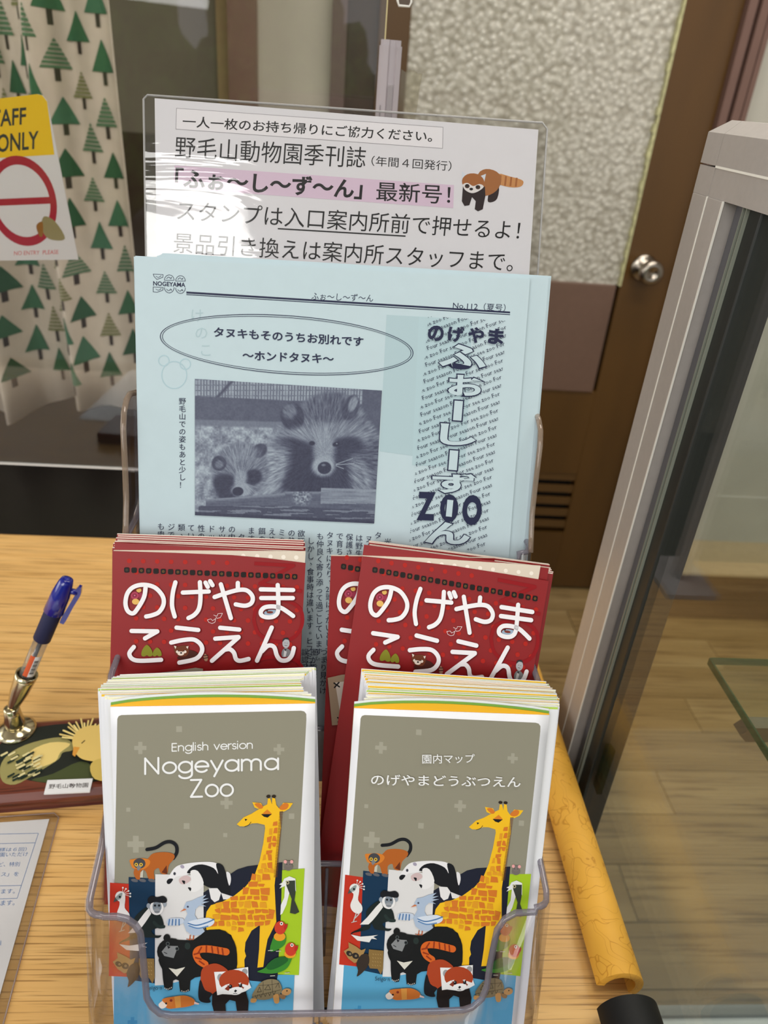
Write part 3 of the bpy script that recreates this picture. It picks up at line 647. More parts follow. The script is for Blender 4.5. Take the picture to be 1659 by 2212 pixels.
# ---- cover art of the map, traced in the frame of a magnified view of the left leaflet
OL = (139, 135, 118)
def circ_ft(s):
    """monoline geometric letters: list of strokes per glyph, advance"""
    def arc(cx, cy, rx, ry, a0, a1, n=14): return [(cx + rx * math.cos(math.radians(a0 + (a1 - a0) * i / n)), cy + ry * math.sin(math.radians(a0 + (a1 - a0) * i / n))) for i in range(n + 1)]
    O_ = arc(.5, .5, .5, .5, 0, 360, 24)
    G = {'o': ([O_], 1.2), 'a': ([O_, [(1, 0), (1, 1)]], 1.25), 'g': ([O_, [(1, 1), (1, -.15)] + arc(.5, -.15, .5, .38, 0, -160)[1:]], 1.25), 'e': ([[(0.03, .5), (.99, .5)] + arc(.5, .5, .5, .5, 0, 318, 20)[1:]], 1.2),
         'y': ([[(0, 1), (.45, .03)], [(.88, 1), (.24, -.45)]], 1.08), 'm': ([[(0, 0), (0, 1)], [(0, .55)] + arc(.36, .62, .36, .38, 180, 0) + [(.72, 0)], [(.72, .6)] + arc(1.08, .62, .36, .38, 180, 0) + [(1.44, 0)]], 1.75),
         'n': ([[(0, 0), (0, 1)], [(0, .55)] + arc(.4, .6, .4, .4, 180, 0) + [(.8, 0)]], 1.1), 'l': ([[(0, 0), (0, 1.5)]], .32), 'i': ([[(0, 0), (0, 1)], [(0, 1.38), (0, 1.44)]], .32),
         's': ([arc(.33, .75, .27, .25, 40, 270, 10) + arc(.33, .25, .29, .26, 90, -150, 10)[1:]], .85), 'h': ([[(0, 0), (0, 1.5)], [(0, .55)] + arc(.4, .6, .4, .4, 180, 0) + [(.8, 0)]], 1.1),
         'v': ([[(0, 1), (.42, 0), (.84, 1)]], 1.05), 'r': ([[(0, 0), (0, 1)], [(0, .6)] + arc(.4, .6, .4, .4, 180, 80, 6)], .6), 'E': ([[(.7, 1.45), (0, 1.45), (0, 0), (.7, 0)], [(0, .76), (.65, .76)]], 1.0),
         'N': ([[(0, 0), (0, 1.45), (1.0, 0), (1.0, 1.45)]], 1.35), 'Z': ([[(0, 1.45), (.85, 1.45), (0, 0), (.9, 0)]], 1.2), ' ': ([], .7)}
    out = []; x = 0
    for ch in s:
        st, ad = G[ch]; out += [[(x + a, b) for a, b in q] for q in st]; x += ad
    return out, x
def mono(P, s, a, b, xh, wd, c):
    """baseline from a to b, x-height xh (up = -y)"""
    st, W_ = circ_ft(s); W_ -= .22; dx, dy = (b[0] - a[0]) / W_, (b[1] - a[1]) / W_
    for q in st: P.stroke([(a[0] + dx * x - 0 * y, a[1] + dy * x - xh * y) for x, y in q], wd, c, sm=0)
def map_art(P, lang):
    BK = (20, 22, 28); W_ = (214, 212, 212); YG = (236, 184, 32); OR = (206, 116, 40); G1 = (40, 48, 48)
    def rr(pts): P.poly(pts, OL)
    P.poly([(262, 78), (700, 66), (1100, 57), (1500, 48), (1522, 53), (1536, 70), (1537, 110), (1510, 600), (1480, 1150), (1432, 2398), (211, 2398), (215, 1230), (226, 600), (234, 105), (243, 86)], OL)
    PL = (158, 154, 138)
    for x, y, s in ((393, 305, 42), (1348, 315, 37), (987, 683, 42), (362, 968, 58)):
        P.poly([(x - s * .34, y - s), (x + s * .34, y - s), (x + s * .34, y - s * .34), (x + s, y - s * .34), (x + s, y + s * .34), (x + s * .34, y + s * .34), (x + s * .34, y + s), (x - s * .34, y + s), (x - s * .34, y + s * .34), (x - s, y + s * .34), (x - s, y - s * .34), (x - s * .34, y - s * .34)], PL)
    for x, y, s in ((660, 175, 20), (310, 730, 14), (712, 843, 20), (978, 905, 14), (1435, 775, 19)): P.poly([(x - s, y - s), (x + s, y - s), (x + s, y + s), (x - s, y + s)], PL)
    TW = (232, 232, 232)
    if lang == 'en':
        mono(P, 'English version', (612, 327), (1168, 306), 36, 7, TW); mono(P, 'Nogeyama', (427, 483), (1345, 449), 74, 14, TW); mono(P, 'Zoo', (742, 640), (1030, 632), 80, 14, TW)
    # coloured back panels
    P.poly([(212, 1872), (1455, 1864), (1432, 2400), (210, 2400)], (84, 158, 196))
    P.poly([(640, 2170), (900, 2160), (860, 2212), (640, 2212)], (70, 148, 190)); 
    x, y, s = 340, 2190, 34; P.poly([(x - 12, y - s), (x + 12, y - s), (x + 12, y - 12), (x + s, y - 12), (x + s, y + 12), (x + 12, y + 12), (x + 12, y + 22), (x - 12, y + 22), (x - 12, y + 12), (x - s, y + 12), (x - s, y - 12), (x - 12, y - 12)], (58, 138, 184))
    P.poly([(185, 1230), (320, 1240), (330, 1880), (177, 1873)], (186, 48, 30)); P.poly([(313, 1192), (500, 1205), (500, 1925), (324, 1900)], (14, 48, 76))
    P.poly([(1370, 1145), (1525, 1133), (1485, 1867), (1338, 1862)], (160, 192, 36))
    P.poly([(497, 1172), (830, 1180), (830, 1700), (700, 1900), (560, 1935), (494, 1938)], W_)
    P.poly([(828, 1300), (1000, 1180), (1060, 1140), (1130, 1118), (1210, 1108), (1330, 1095), (1372, 1090), (1362, 1440), (1340, 1870), (1330, 1922), (1150, 1905), (1100, 1880), (900, 1850), (830, 1500)], (26, 30, 46))
    # lemur
    LM = (172, 92, 34)
    P.stroke([(622, 1062), (645, 1020), (640, 975), (605, 950), (560, 955), (500, 990), (440, 1002)], 24, BK)
    P.poly([(440, 1070), (480, 1030), (560, 1020), (620, 1032), (628, 1062), (590, 1110), (577, 1170), (535, 1165), (520, 1130), (488, 1150), (490, 1215), (452, 1205), (430, 1150), (400, 1150), (392, 1205), (362, 1200), (352, 1140)], LM, 3)
    P.poly([(540, 1160), (575, 1110), (580, 1172)], (96, 42, 20)); P.poly([(395, 1160), (415, 1140), (412, 1195), (392, 1195)], (190, 186, 172))
    P.poly([(320, 1075), (350, 1068), (390, 1062), (440, 1066), (462, 1085), (450, 1115), (415, 1138), (380, 1135), (345, 1132), (330, 1110)], (206, 120, 40), 3)
    P.ell(388, 1098, 42, 36, (66, 66, 70)); P.poly([(372, 1112), (404, 1112), (384, 1146), (372, 1138)], (120, 122, 126), 3)
    for x in (366, 399): P.ell(x, 1106, 12, 12, (222, 180, 60)); P.ell(x, 1106, 5, 6, BK)
    for x0 in (330, 385, 448): P.poly([(x0, 1208), (x0 + 26, 1203), (x0 + 48, 1215), (x0 + 40, 1226), (x0 + 10, 1222)], (92, 92, 98), 3)
    # tamandua
    P.poly([(575, 1225), (600, 1170), (640, 1120), (700, 1100), (800, 1088), (900, 1090), (950, 1120), (955, 1180), (900, 1200), (760, 1170), (700, 1180), (640, 1190), (610, 1220), (585, 1237)], (226, 224, 226), 3)
    P.poly([(715, 1165), (750, 1120), (820, 1104), (900, 1130), (930, 1170), (915, 1100), (960, 1110), (985, 1170), (1010, 1240), (1010, 1330), (960, 1300), (900, 1270), (860, 1260), (820, 1235), (780, 1170)], BK, 3)
    P.poly([(985, 1160), (1010, 1165), (1018, 1210), (1005, 1250)], (220, 218, 220), 3)
    P.poly([(740, 1150), (790, 1150), (830, 1230), (800, 1280), (750, 1295), (735, 1260), (745, 1210)], (224, 222, 222), 3)
    P.poly([(660, 1205), (700, 1180), (735, 1190), (740, 1215), (700, 1240), (668, 1235)], (200, 176, 176), 3)
    P.poly([(575, 1222), (590, 1203), (620, 1205), (600, 1236), (582, 1238)], BK, 3); P.ell(630, 1168, 9, 11, (60, 60, 70)); P.ell(683, 1120, 15, 12, (160, 152, 170), 30)
    for a in ((680, 1215), (722, 1262)): P.poly([a, (a[0] + 22, a[1] + 4), (a[0] + 18, a[1] + 26), (a[0] + 6, a[1] + 14)], BK, 3)
    P.poly([(865, 1268), (925, 1268), (950, 1300), (935, 1350), (905, 1365), (880, 1340)], (222, 220, 220), 0); P.poly([(950, 1300), (1030, 1325), (1010, 1345), (965, 1345)], (218, 216, 216), 0)
    # giraffe
    P.poly([(1255, 842), (1360, 850), (1335, 1080), (1318, 1250), (1330, 1500), (1300, 1560), (1270, 1620), (1255, 1700), (1240, 1810), (1200, 1815), (1212, 1690), (1218, 1520), (1160, 1560), (1118, 1640), (1112, 1700), (1122, 1735), (1110, 1760), (1112, 1820), (1058, 1818), (1055, 1680), (1020, 1590), (940, 1550), (850, 1556), (840, 1500), (850, 1430), (880, 1385), (960, 1360), (1040, 1320), (1120, 1255), (1180, 1180), (1215, 1080), (1240, 960)], YG)
    P.poly([(1058, 828), (1105, 780), (1160, 755), (1240, 705), (1268, 690), (1272, 650), (1288, 650), (1300, 690), (1302, 645), (1322, 650), (1330, 695), (1350, 720), (1378, 680), (1445, 682), (1420, 720), (1385, 740), (1352, 745), (1362, 860), (1252, 850), (1250, 832), (1200, 820), (1160, 822), (1120, 842), (1080, 842)], YG)
    P.poly([(1165, 676), (1225, 682), (1238, 705), (1205, 722), (1180, 712)], YG)
    P.poly([(1180, 690), (1212, 682), (1240, 708), (1218, 722)], OR, 3); P.poly([(1350, 715), (1385, 682), (1415, 690), (1405, 720), (1370, 730)], OR, 3)
    for x in (1276, 1313): P.ell(x, 636, 15, 11, (44, 34, 26))
    P.poly([(1228, 760), (1268, 725), (1300, 756)], (212, 124, 34)); P.poly([(1225, 758), (1300, 757), (1270, 782), (1245, 776)], BK); P.poly([(1112, 790), (1132, 793), (1118, 806)], BK); P.stroke([(1112, 844), (1140, 832), (1156, 812)], 4, BK)
    for i in range(44): y = 742 + i * 10.4; x = 1366 - (i / 44) * 40; P.stroke([(x - 14, y), (x + 10, y - 3)], 4.5, (116, 70, 26), 0, False)
    r2 = random.Random(11)
    def inside(x, y):
        if y < 1000: return 1262 - (y - 840) * .12 < x < 1345 - (y - 840) * .1
        if y < 1260: return 1240 - (y - 1000) * .32 - max(0, y - 1150) * .5 < x < 1328 - (y - 1000) * .06
        if y < 1400: return 1100 - (y - 1260) * 1.55 < x < 1318
        if y < 1520: return 862 < x < 1318
        if y < 1580: return (1000 < x < 1110) or (1228 < x < 1290)
        return (1048 < x < 1102 or 1226 < x < 1262) and y < 1660
    P.poly([(1310, 812), (1338, 806), (1338, 836), (1305, 838)], OR)
    y = 856
    while y < 1660:
        hgt = r2.choice((40, 48, 34)) if y < 1480 else 34; x = 850 + r2.uniform(0, 20)
        while x < 1330:
            wd_ = r2.uniform(34, 72) if y > 1150 else r2.uniform(30, 46)
            if inside(x + 4, y + hgt / 2) and inside(x + wd_ - 8, y + hgt / 2):
                j = lambda: r2.uniform(-6, 6); yy = y + r2.uniform(-5, 5)
                P.poly([(x + j(), yy + j()), (x + wd_ - 8 + j(), yy + j()), (x + wd_ - 8 + j(), yy + hgt - 7 + j()), (x + j(), yy + hgt - 8 + j())], OR if r2.random() < .72 else (218, 150, 36))
            x += wd_ + 2
        y += hgt + 5
    # legs gap and mouse
    P.ell(1413, 1120, 30, 26, (112, 104, 98)); P.ell(1413, 1098, 22, 22, (118, 108, 104)); P.ell(1392, 1084, 11, 12, (226, 160, 158)); P.ell(1436, 1084, 11, 12, (226, 160, 158)); P.ell(1402, 1102, 3, 3, BK); P.ell(1424, 1102, 3, 3, BK)
    # crane
    P.poly([(1372, 1226), (1385, 1200), (1420, 1184), (1462, 1200), (1466, 1290), (1440, 1230), (1425, 1225), (1420, 1300), (1400, 1380), (1372, 1440), (1358, 1450), (1362, 1380), (1385, 1330), (1390, 1250), (1352, 1268), (1368, 1245), (1350, 1240)], (224, 224, 222))
    P.poly([(1395, 1215), (1460, 1212), (1462, 1300), (1455, 1350), (1488, 1430), (1460, 1444), (1424, 1436), (1436, 1340), (1400, 1250)], (52, 58, 50), 0); P.ell(1408, 1227, 11, 13, (190, 180, 140)); P.ell(1408, 1227, 6, 7, BK)
    # peafowl
    for a in ((275, 1262), (296, 1270), (314, 1284), (326, 1302), (326, 1322)): P.stroke([(272, 1305), a], 3, (222, 218, 214), 0, False); P.ell(a[0], a[1], 6, 6, (222, 218, 214))
    P.poly([(222, 1325), (232, 1298), (258, 1286), (286, 1300), (292, 1340), (288, 1400), (318, 1440), (320, 1480), (290, 1500), (250, 1480), (234, 1440), (250, 1390), (252, 1360), (240, 1350)], (224, 220, 218), 3)
    P.poly([(210, 1362), (222, 1328), (242, 1350)], (70, 76, 76)); P.poly([(225, 1330), (255, 1300), (272, 1300), (262, 1335), (240, 1345)], (140, 150, 148), 3); P.ell(254, 1325, 8, 8, BK)
    for a, b_ in (((280, 1495), (262, 1560)), ((300, 1500), (275, 1530))): P.stroke([a, b_], 7, (190, 186, 184), 0)
    P.stroke([(250, 1564), (286, 1552)], 5, (190, 186, 184), 0)
    # colobus
    P.poly([(350, 1480), (400, 1420), (450, 1395), (500, 1430), (540, 1460), (556, 1530), (510, 1540), (470, 1560), (500, 1590), (540, 1590), (520, 1608), (480, 1605), (420, 1600), (395, 1560), (380, 1600), (330, 1620), (250, 1640), (300, 1610), (360, 1560)], (24, 34, 34), 3)
    P.poly([(455, 1400), (470, 1440), (430, 1500), (400, 1540), (372, 1570), (310, 1575), (360, 1520), (420, 1440)], (224, 222, 220), 0)
    P.stroke([(490, 1500), (520, 1530), (556, 1530)], 22, (34, 48, 46)); P.poly([(250, 1650), (320, 1660), (390, 1650), (445, 1640), (412, 1656), (440, 1672), (400, 1670), (385, 1697), (300, 1690)], (222, 220, 218), 0)
    P.stroke([(330, 1610), (280, 1625), (252, 1645)], 8, (18, 18, 20))
    P.ell(452, 1386, 14, 18, (148, 156, 166)); P.ell(564, 1376, 11, 18, (148, 156, 166)); P.ell(508, 1400, 48, 50, (226, 224, 224)); P.ell(510, 1392, 31, 40, (122, 132, 142)); P.ell(496, 1384, 8, 8, BK); P.ell(524, 1384, 8, 8, BK); P.ell(510, 1420, 22, 18, (146, 150, 156)); P.stroke([(496, 1428), (526, 1428)], 3, BK, 0)
    P.poly([(446, 1340), (470, 1318), (510, 1326), (550, 1318), (576, 1336), (574, 1362), (540, 1366), (500, 1360), (455, 1370)], BK, 3)
    # kagu bird
    KB = (166, 182, 204)
    P.poly([(590, 1475), (640, 1468), (690, 1474), (690, 1505), (640, 1520), (600, 1520), (575, 1500)], (188, 198, 214), 3)
    for i in range(4): P.stroke([(596 + i * 22, 1480), (590 + i * 24, 1518)], 9, (76, 116, 164), 0)
    P.poly([(692, 1400), (710, 1360), (750, 1350), (790, 1330), (850, 1310), (820, 1340), (866, 1332), (820, 1356), (870, 1356), (815, 1374), (850, 1390), (800, 1385), (775, 1410), (770, 1450), (800, 1500), (826, 1540), (848, 1580), (760, 1592), (712, 1560), (690, 1500), (720, 1440), (710, 1415)], KB, 0)
    P.poly([(720, 1500), (780, 1480), (860, 1468), (905, 1490), (880, 1525), (800, 1540), (740, 1530)], (206, 214, 226), 3); P.stroke([(724, 1506), (780, 1520), (850, 1502), (900, 1480)], 9, (76, 116, 164)); P.stroke([(730, 1522), (790, 1540), (860, 1526)], 9, (90, 130, 176))
    P.poly([(668, 1427), (700, 1404), (714, 1412)], (200, 110, 60)); P.ell(722, 1392, 7, 7, (60, 60, 80))
    for x in (738, 762): P.stroke([(x, 1590), (x - 4, 1630)], 7, (176, 84, 40), 0); P.stroke([(x - 26, 1614), (x, 1620)], 4, (176, 84, 40), 0)
    # bear
    P.poly([(560, 1640), (650, 1620), (760, 1620), (840, 1560), (900, 1550), (980, 1560), (1040, 1630), (1060, 1720), (1050, 1850), (960, 1900), (820, 1870), (740, 1900), (735, 1970), (670, 1975), (660, 1900), (620, 1900), (615, 1960), (560, 1950), (545, 1820), (520, 1760)], (18, 20, 22), 2)
    P.ell(578, 1606, 24, 26, (18, 20, 22)); P.ell(608, 1700, 98, 92, (20, 22, 24)); P.ell(720, 1662, 20, 24, (34, 46, 44))
    P.poly([(575, 1660), (655, 1662), (625, 1745), (560, 1730), (542, 1700)], (130, 132, 134), 0); P.poly([(580, 1660), (604, 1668), (588, 1682)], BK); P.stroke([(560, 1705), (578, 1714)], 5, BK, 0)
    for a in ((584, 1646), (648, 1680)): P.ell(a[0], a[1], 13, 13, (84, 92, 92)); P.ell(a[0], a[1], 9, 9, BK)
    P.poly([(590, 1812), (640, 1822), (704, 1806), (648, 1872)], (212, 208, 196))
    for x0, y0_ in ((565, 1952), (680, 1970)):
        for k in range(5): P.ell(x0 + k * 11, y0_ + 6 * math.sin(k), 3, 5, (190, 186, 180))
    # raccoon dog on the left
    P.poly([(385, 1745), (490, 1748), (494, 1880), (480, 1920), (455, 1880), (400, 1880), (385, 1850)], (132, 104, 58)); P.poly([(205, 1770), (240, 1745), (235, 1705), (290, 1730), (330, 1755), (362, 1742), (345, 1790), (340, 1830), (285, 1850), (240, 1820)], (160, 126, 76), 0)
    P.poly([(330, 1790), (380, 1780), (392, 1840), (360, 1900), (310, 1945), (315, 1900), (300, 1850)], (52, 42, 36), 3); P.ell(246, 1785, 24, 18, (42, 36, 34), 30); P.ell(292, 1798, 26, 22, (42, 36, 34), 20); P.ell(252, 1787, 7, 7, (180, 160, 120)); P.ell(294, 1798, 7, 7, (180, 160, 120)); P.ell(252, 1787, 4, 4, BK); P.ell(294, 1798, 4, 4, BK)
    for k in range(16): P.stroke([(415 + (k % 4) * 18, 1775 + k // 4 * 26), (421 + (k % 4) * 18, 1780 + k // 4 * 26)], 3, (180, 150, 96), 0)
    # lovebirds
    for dx, dy, k in ((0, 0, 0), (72, 148, 1)):
        P.poly([(1320 + dx, 1580 + dy), (1360 + dx, 1560 + dy), (1395 + dx, 1590 + dy), (1388 + dx, 1650 + dy), (1330 + dx, 1690 + dy), (1285 + dx, 1690 + dy)] if not k else [(1400, 1735), (1440, 1720), (1420, 1790), (1380, 1830), (1300, 1850), (1200, 1838), (1245, 1815), (1300, 1770), (1340, 1745)], (56, 130, 44), 3)
        if k: P.poly([(1260, 1800), (1320, 1745), (1390, 1735), (1412, 1760), (1360, 1800), (1290, 1825)], (32, 92, 40), 3)
        P.ell(1353 + dx, 1596 + dy - (30 if k else 0) + 0, 40, 30, (226, 150, 40)); P.ell(1358 + dx, 1535 + dy, 40, 46, (196, 58, 40)); P.poly([(1385 + dx, 1518 + dy), (1407 + dx, 1510 + dy), (1402 + dx, 1540 + dy), (1386 + dx, 1548 + dy)], (178, 40, 34), 3); P.ell(1366 + dx, 1506 + dy, 11, 12, (230, 226, 220)); P.ell(1366 + dx, 1506 + dy, 5, 6, BK)
    for x, y in ((1275, 1692), (1330, 1696), (1290, 1866), (1390, 1846)): P.stroke([(x, y), (x + 30, y - 2)], 5, (190, 190, 176), 0)
    # red panda
    RP = (166, 64, 32)
    P.stroke([(840, 1785), (800, 1760), (780, 1715), (800, 1685), (860, 1680), (930, 1690), (985, 1700)], 50, (206, 96, 34))
    for i, (x, y, a) in enumerate(((818, 1775, 35), (795, 1745, 15), (785, 1712, -15), (806, 1686, -60), (850, 1680, -88), (890, 1684, -98), (930, 1690, -98), (962, 1697, -98))):
        a = math.radians(a); P.stroke([(x - 24 * math.cos(a), y - 24 * math.sin(a)), (x + 24 * math.cos(a), y + 24 * math.sin(a))], 11, (142, 50, 22), 0, False)
    P.poly([(810, 1880), (820, 1820), (860, 1790), (920, 1780), (980, 1810), (1000, 1850), (960, 1960), (900, 1990), (840, 1970), (808, 1930)], RP, 3)
    P.poly([(810, 1890), (840, 1960), (890, 1985), (870, 2020), (880, 2046), (840, 2050), (800, 2030), (795, 1960)], BK, 3)
    P.poly([(890, 1990), (930, 1960), (1050, 1980), (1120, 1970), (1140, 2040), (1135, 2122), (1062, 2122), (1050, 2040), (1010, 2030), (980, 2060), (985, 2124), (905, 2122), (888, 2060)], (24, 18, 20))
    P.poly([(903, 1838), (990, 1834), (1060, 1815), (1137, 1804), (1140, 1900), (1158, 1945), (1120, 1970), (1050, 1995), (960, 1990), (925, 1998)], (226, 226, 226)); P.ell(945, 1876, 20, 26, (150, 150, 152)); P.ell(1114, 1836, 20, 22, (150, 150, 152))
    P.ell(1040, 1900, 104, 78, RP); P.poly([(950, 1945), (985, 1925), (1040, 1960), (1000, 1985), (965, 1980)], (226, 226, 226), 0); P.poly([(1150, 1935), (1100, 1920), (1050, 1958), (1090, 1975), (1130, 1960)], (226, 226, 226), 0)
    P.poly([(975, 1955), (1000, 1930), (1030, 1945), (1010, 1972)], (130, 50, 30), 0); P.poly([(1110, 1945), (1080, 1925), (1070, 1950), (1095, 1965)], (130, 50, 30), 0)
    P.poly([(1060, 1940), (1100, 1950), (1085, 1985), (1045, 1996), (1005, 1985), (1010, 1955)], (232, 232, 232), 3); P.poly([(1040, 1968), (1050, 1958), (1062, 1966), (1048, 1980)], BK); P.stroke([(1036, 1986), (1060, 1986)], 4, BK, 0)
    for a in ((1016, 1938), (1084, 1930)): P.ell(a[0], a[1], 12, 14, BK); P.ell(a[0] - 3, a[1] - 4, 3, 3, (230, 230, 230))
    P.poly([(985, 1925), (1010, 1918), (1004, 1930)], (232, 232, 232)); P.poly([(1068, 1915), (1090, 1910), (1082, 1922)], (232, 232, 232))
    # tortoise
    SH = (128, 116, 88); P.poly([(1165, 2010), (1190, 1950), (1230, 1905), (1290, 1886), (1345, 1900), (1370, 1960), (1340, 2000), (1250, 2030)], SH, 3)
    for q in ([(1165, 2008), (1240, 1990), (1360, 1960)], [(1210, 1930), (1290, 1925), (1350, 1915)], [(1240, 1905), (1240, 1990)], [(1300, 1890), (1305, 1975)]): P.stroke(q, 3, (60, 54, 44))
    for x in (1195, 1225, 1255, 1285, 1315): P.stroke([(x - 10, 1998 - (x - 1195) * .18), (x, 2018 - (x - 1195) * .2), (x + 10, 1992 - (x - 1195) * .18)], 3, (60, 54, 44), 0)
    for q in ([(1250, 1960), (1275, 1925), (1292, 1958), (1250, 1960)], [(1325, 1945), (1345, 1912), (1352, 1945)], [(1200, 1975), (1215, 1940), (1228, 1972), (1200, 1975)]): P.stroke(q, 3, (60, 54, 44), 0)
    P.ell(1400, 1974, 34, 24, (186, 142, 92), -15); P.ell(1404, 1966, 5, 5, BK); P.poly([(1310, 2000), (1345, 1990), (1350, 2045), (1320, 2050)], (190, 142, 84), 3); P.poly([(1160, 2018), (1196, 2022), (1185, 2046), (1155, 2044)], (190, 142, 84), 3); P.poly([(1350, 1990), (1392, 1998), (1388, 2022), (1360, 2018)], (140, 108, 76), 3)
    # guinea pig
    P.poly([(560, 2020), (610, 2008), (700, 1998), (760, 2020), (772, 2055), (720, 2075), (640, 2085), (590, 2088), (550, 2060)], (192, 108, 44), 3); P.poly([(630, 2005), (672, 2002), (676, 2078), (640, 2084)], (206, 142, 66)); P.poly([(522, 2058), (560, 2030), (580, 2062), (560, 2085), (535, 2085)], (226, 214, 204), 3)
    P.poly([(545, 2030), (575, 2015), (620, 2030), (612, 2068), (585, 2066)], (196, 112, 50), 3); P.ell(574, 2052, 7, 7, BK); P.ell(608, 2032, 10, 9, (130, 46, 34)); P.poly([(768, 2040), (800, 2052), (798, 2060), (766, 2056)], (226, 190, 180))
    for k, x in enumerate((440, )): P.text('Seigo·n', (x, 1970), (546, 1968), (x, 1932), (30, 50, 70), 0)
PA = Print(crop(180, 1520, 3.19, ML.px)); map_art(PA, 'en'); PA.build('cover_print', eL_)
# the same cover laid on the right leaflet: affine fit between the two sheets
src = [(1445, 680), (185, 1230), (177, 1873), (497, 1172), (1525, 1133), (1485, 1867), (235, 90), (1537, 60)]
dst = [(1338, 658), (245, 1058), (210, 1605), (512, 1022), (1412, 1048), (1317, 1690), (340, 85), (1452, 125)]
cL = crop(180, 1520, 3.19, ML.px); cR = crop(660, 1520, 2.86, MR.px)
Am = np.array([list(cL(p)) + [1] for p in src]); Bm = np.array([cR(p) for p in dst]); AF = np.linalg.lstsq(Am, Bm, rcond=None)[0]
def convR(p): a = cL(p); q = np.array([a[0], a[1], 1]) @ AF; return (float(q[0]), float(q[1]))
PB = Print(convR); map_art(PB, 'jp'); zk = PB.z; PB.conv = cR
TW = (232, 232, 232)
PB.text('園内マップ', (720, 365), (1042, 361), (720, 308), TW, .006); PB.text('のげやまどうぶつえん', (404, 498), (1325, 512), (404, 430), TW, .008)
PB.build('cover_print', eR_)
# ------------------------------------------------------------------ red booklets
RED = mat((136, 9, 13), .45, noise=.03, scale=60); REDL = (172, 32, 22); REDD = (138, 10, 18); CREAM = mat((214, 200, 182), .5); RMAT = [mat((228, 214, 200), .5), RED, mat((240, 200, 190), .5)]
ctr6 = lambda p: (p[0] / 3.318 + 200, p[1] / 3.318 + 1120)
a6 = np.array([[275, 803, 1], [1445, 505, 1], [1180, 1015, 1]], float); b7 = np.array([[365, 642], [1395, 503], [1118, 940]], float); A67 = np.linalg.solve(a6, b7)
def tf7(p, dx=0, dy=0): q = np.array([p[0], p[1], 1]) @ A67; return ((q[0] + dx) / 2.9625 + 680, (q[1] + dy) / 2.9625 + 1150)
def red_art(P, full=True, clipx=None):
    for r_ in range(8):
        for c_ in range(14):
            x = 165 + c_ * 100 + (50 if r_ % 2 else 0); y = 300 + r_ * 82 + c_ * 2
            if 270 < x < 1500 and 345 < y < 1080 or y < 345 and 240 < x < 1000: P.ell(x, y, 17, 17, REDL, 0, 12)
    big = (142, 12, 20)
    P.stroke([(1160, 320), (1440, 335), (1200, 465), (1500, 520)], 26, big, 0, False); P.stroke([(1160, 700), (1180, 640), (1280, 590), (1400, 590), (1490, 650), (1500, 760), (1440, 850), (1320, 880), (1200, 830), (1160, 740), (1160, 700)], 26, big)
    P.stroke([(1170, 1040), (1220, 1000), (1330, 990), (1450, 1010), (1500, 1060)], 26, big)
    for i in range(24):
        x = 248 + i * 52.2; y = 366 + i * 2.1; s = 19
        P.poly([(x - s, y - s * .7), (x - s * .6, y - s), (x + s * .6, y - s), (x + s, y - s * .6), (x + s, y + s * .7), (x + s * .5, y + s), (x - s * .6, y + s), (x - s, y + s * .6)], (26, 18, 16))
        if i % 5 in (2, 0, 3): P.ell(x, y, 9, 9, (112, 84, 40) if i % 3 else (70, 60, 48), 0, 8); P.ell(x, y, 4, 4, (30, 22, 18), 0, 6)
    sh = (104, 6, 14)
    ST = [[(385, 475), (372, 560), (320, 650), (290, 675), (255, 655), (240, 600), (255, 530), (300, 485), (372, 470), (450, 490), (505, 550), (512, 610), (480, 665), (430, 688), (388, 697)],
          [(597, 453), (578, 530), (573, 620), (592, 697)], [(650, 526), (835, 518)], [(772, 452), (776, 560), (765, 640), (732, 685), (690, 708)], [(812, 455), (828, 485)], [(845, 445), (862, 473)],
          [(877, 558), (960, 530), (1050, 507), (1110, 512), (1148, 555), (1140, 600), (1095, 620), (1028, 610)], [(922, 467), (955, 580), (993, 708)], [(1043, 457), (1043, 508)],
          [(1207, 503), (1438, 508)], [(1210, 565), (1436, 565)], [(1328, 472), (1332, 640), (1310, 690), (1260, 703), (1215, 690), (1208, 660), (1235, 632), (1290, 625), (1350, 635), (1400, 665), (1438, 693)],
          [(284, 800), (468, 803)], [(468, 803), (380, 853)], [(300, 914), (268, 960), (290, 1000), (350, 1013), (495, 1006)],
          [(605, 776), (760, 793)], [(567, 883), (650, 865), (730, 862), (780, 900), (785, 950), (740, 1000), (625, 1026)],
          [(917, 777), (1053, 790)], [(882, 855), (1048, 843)], [(1048, 845), (858, 1013)], [(945, 935), (985, 930), (1015, 955), (1030, 1000), (1060, 1013), (1120, 1000)],
          [(1285, 775), (1230, 900), (1180, 1012)], [(1215, 945), (1260, 905), (1302, 915), (1322, 975), (1350, 1008), (1395, 1008), (1428, 975), (1443, 922)]]
    # little pictures inside the letters
    P.ell(335, 510, 18, 16, (214, 170, 90)); P.ell(305, 548, 30, 27, (168, 60, 84)); P.ell(305, 548, 16, 14, (130, 34, 60)); P.ell(305, 548, 6, 6, (190, 100, 120)); P.ell(348, 548, 16, 22, (150, 46, 70)); P.ell(312, 592, 26, 21, (222, 176, 96))
    P.poly([(1230, 655), (1300, 645), (1315, 665), (1290, 685), (1240, 685)], (150, 170, 190), 3); P.ell(1272, 668, 24, 9, (120, 50, 40)); P.ell(1250, 655, 9, 8, (24, 44, 40)); P.poly([(1232, 656), (1243, 652), (1243, 660)], (210, 170, 60))
    P.stroke([(825, 722), (850, 715), (862, 728), (885, 712), (878, 740), (858, 748), (835, 740), (825, 722)], 3, (236, 220, 220), 0); P.stroke([(870, 688), (895, 695), (900, 678), (933, 675), (918, 705), (895, 712), (885, 700)], 3, (236, 220, 220), 0)
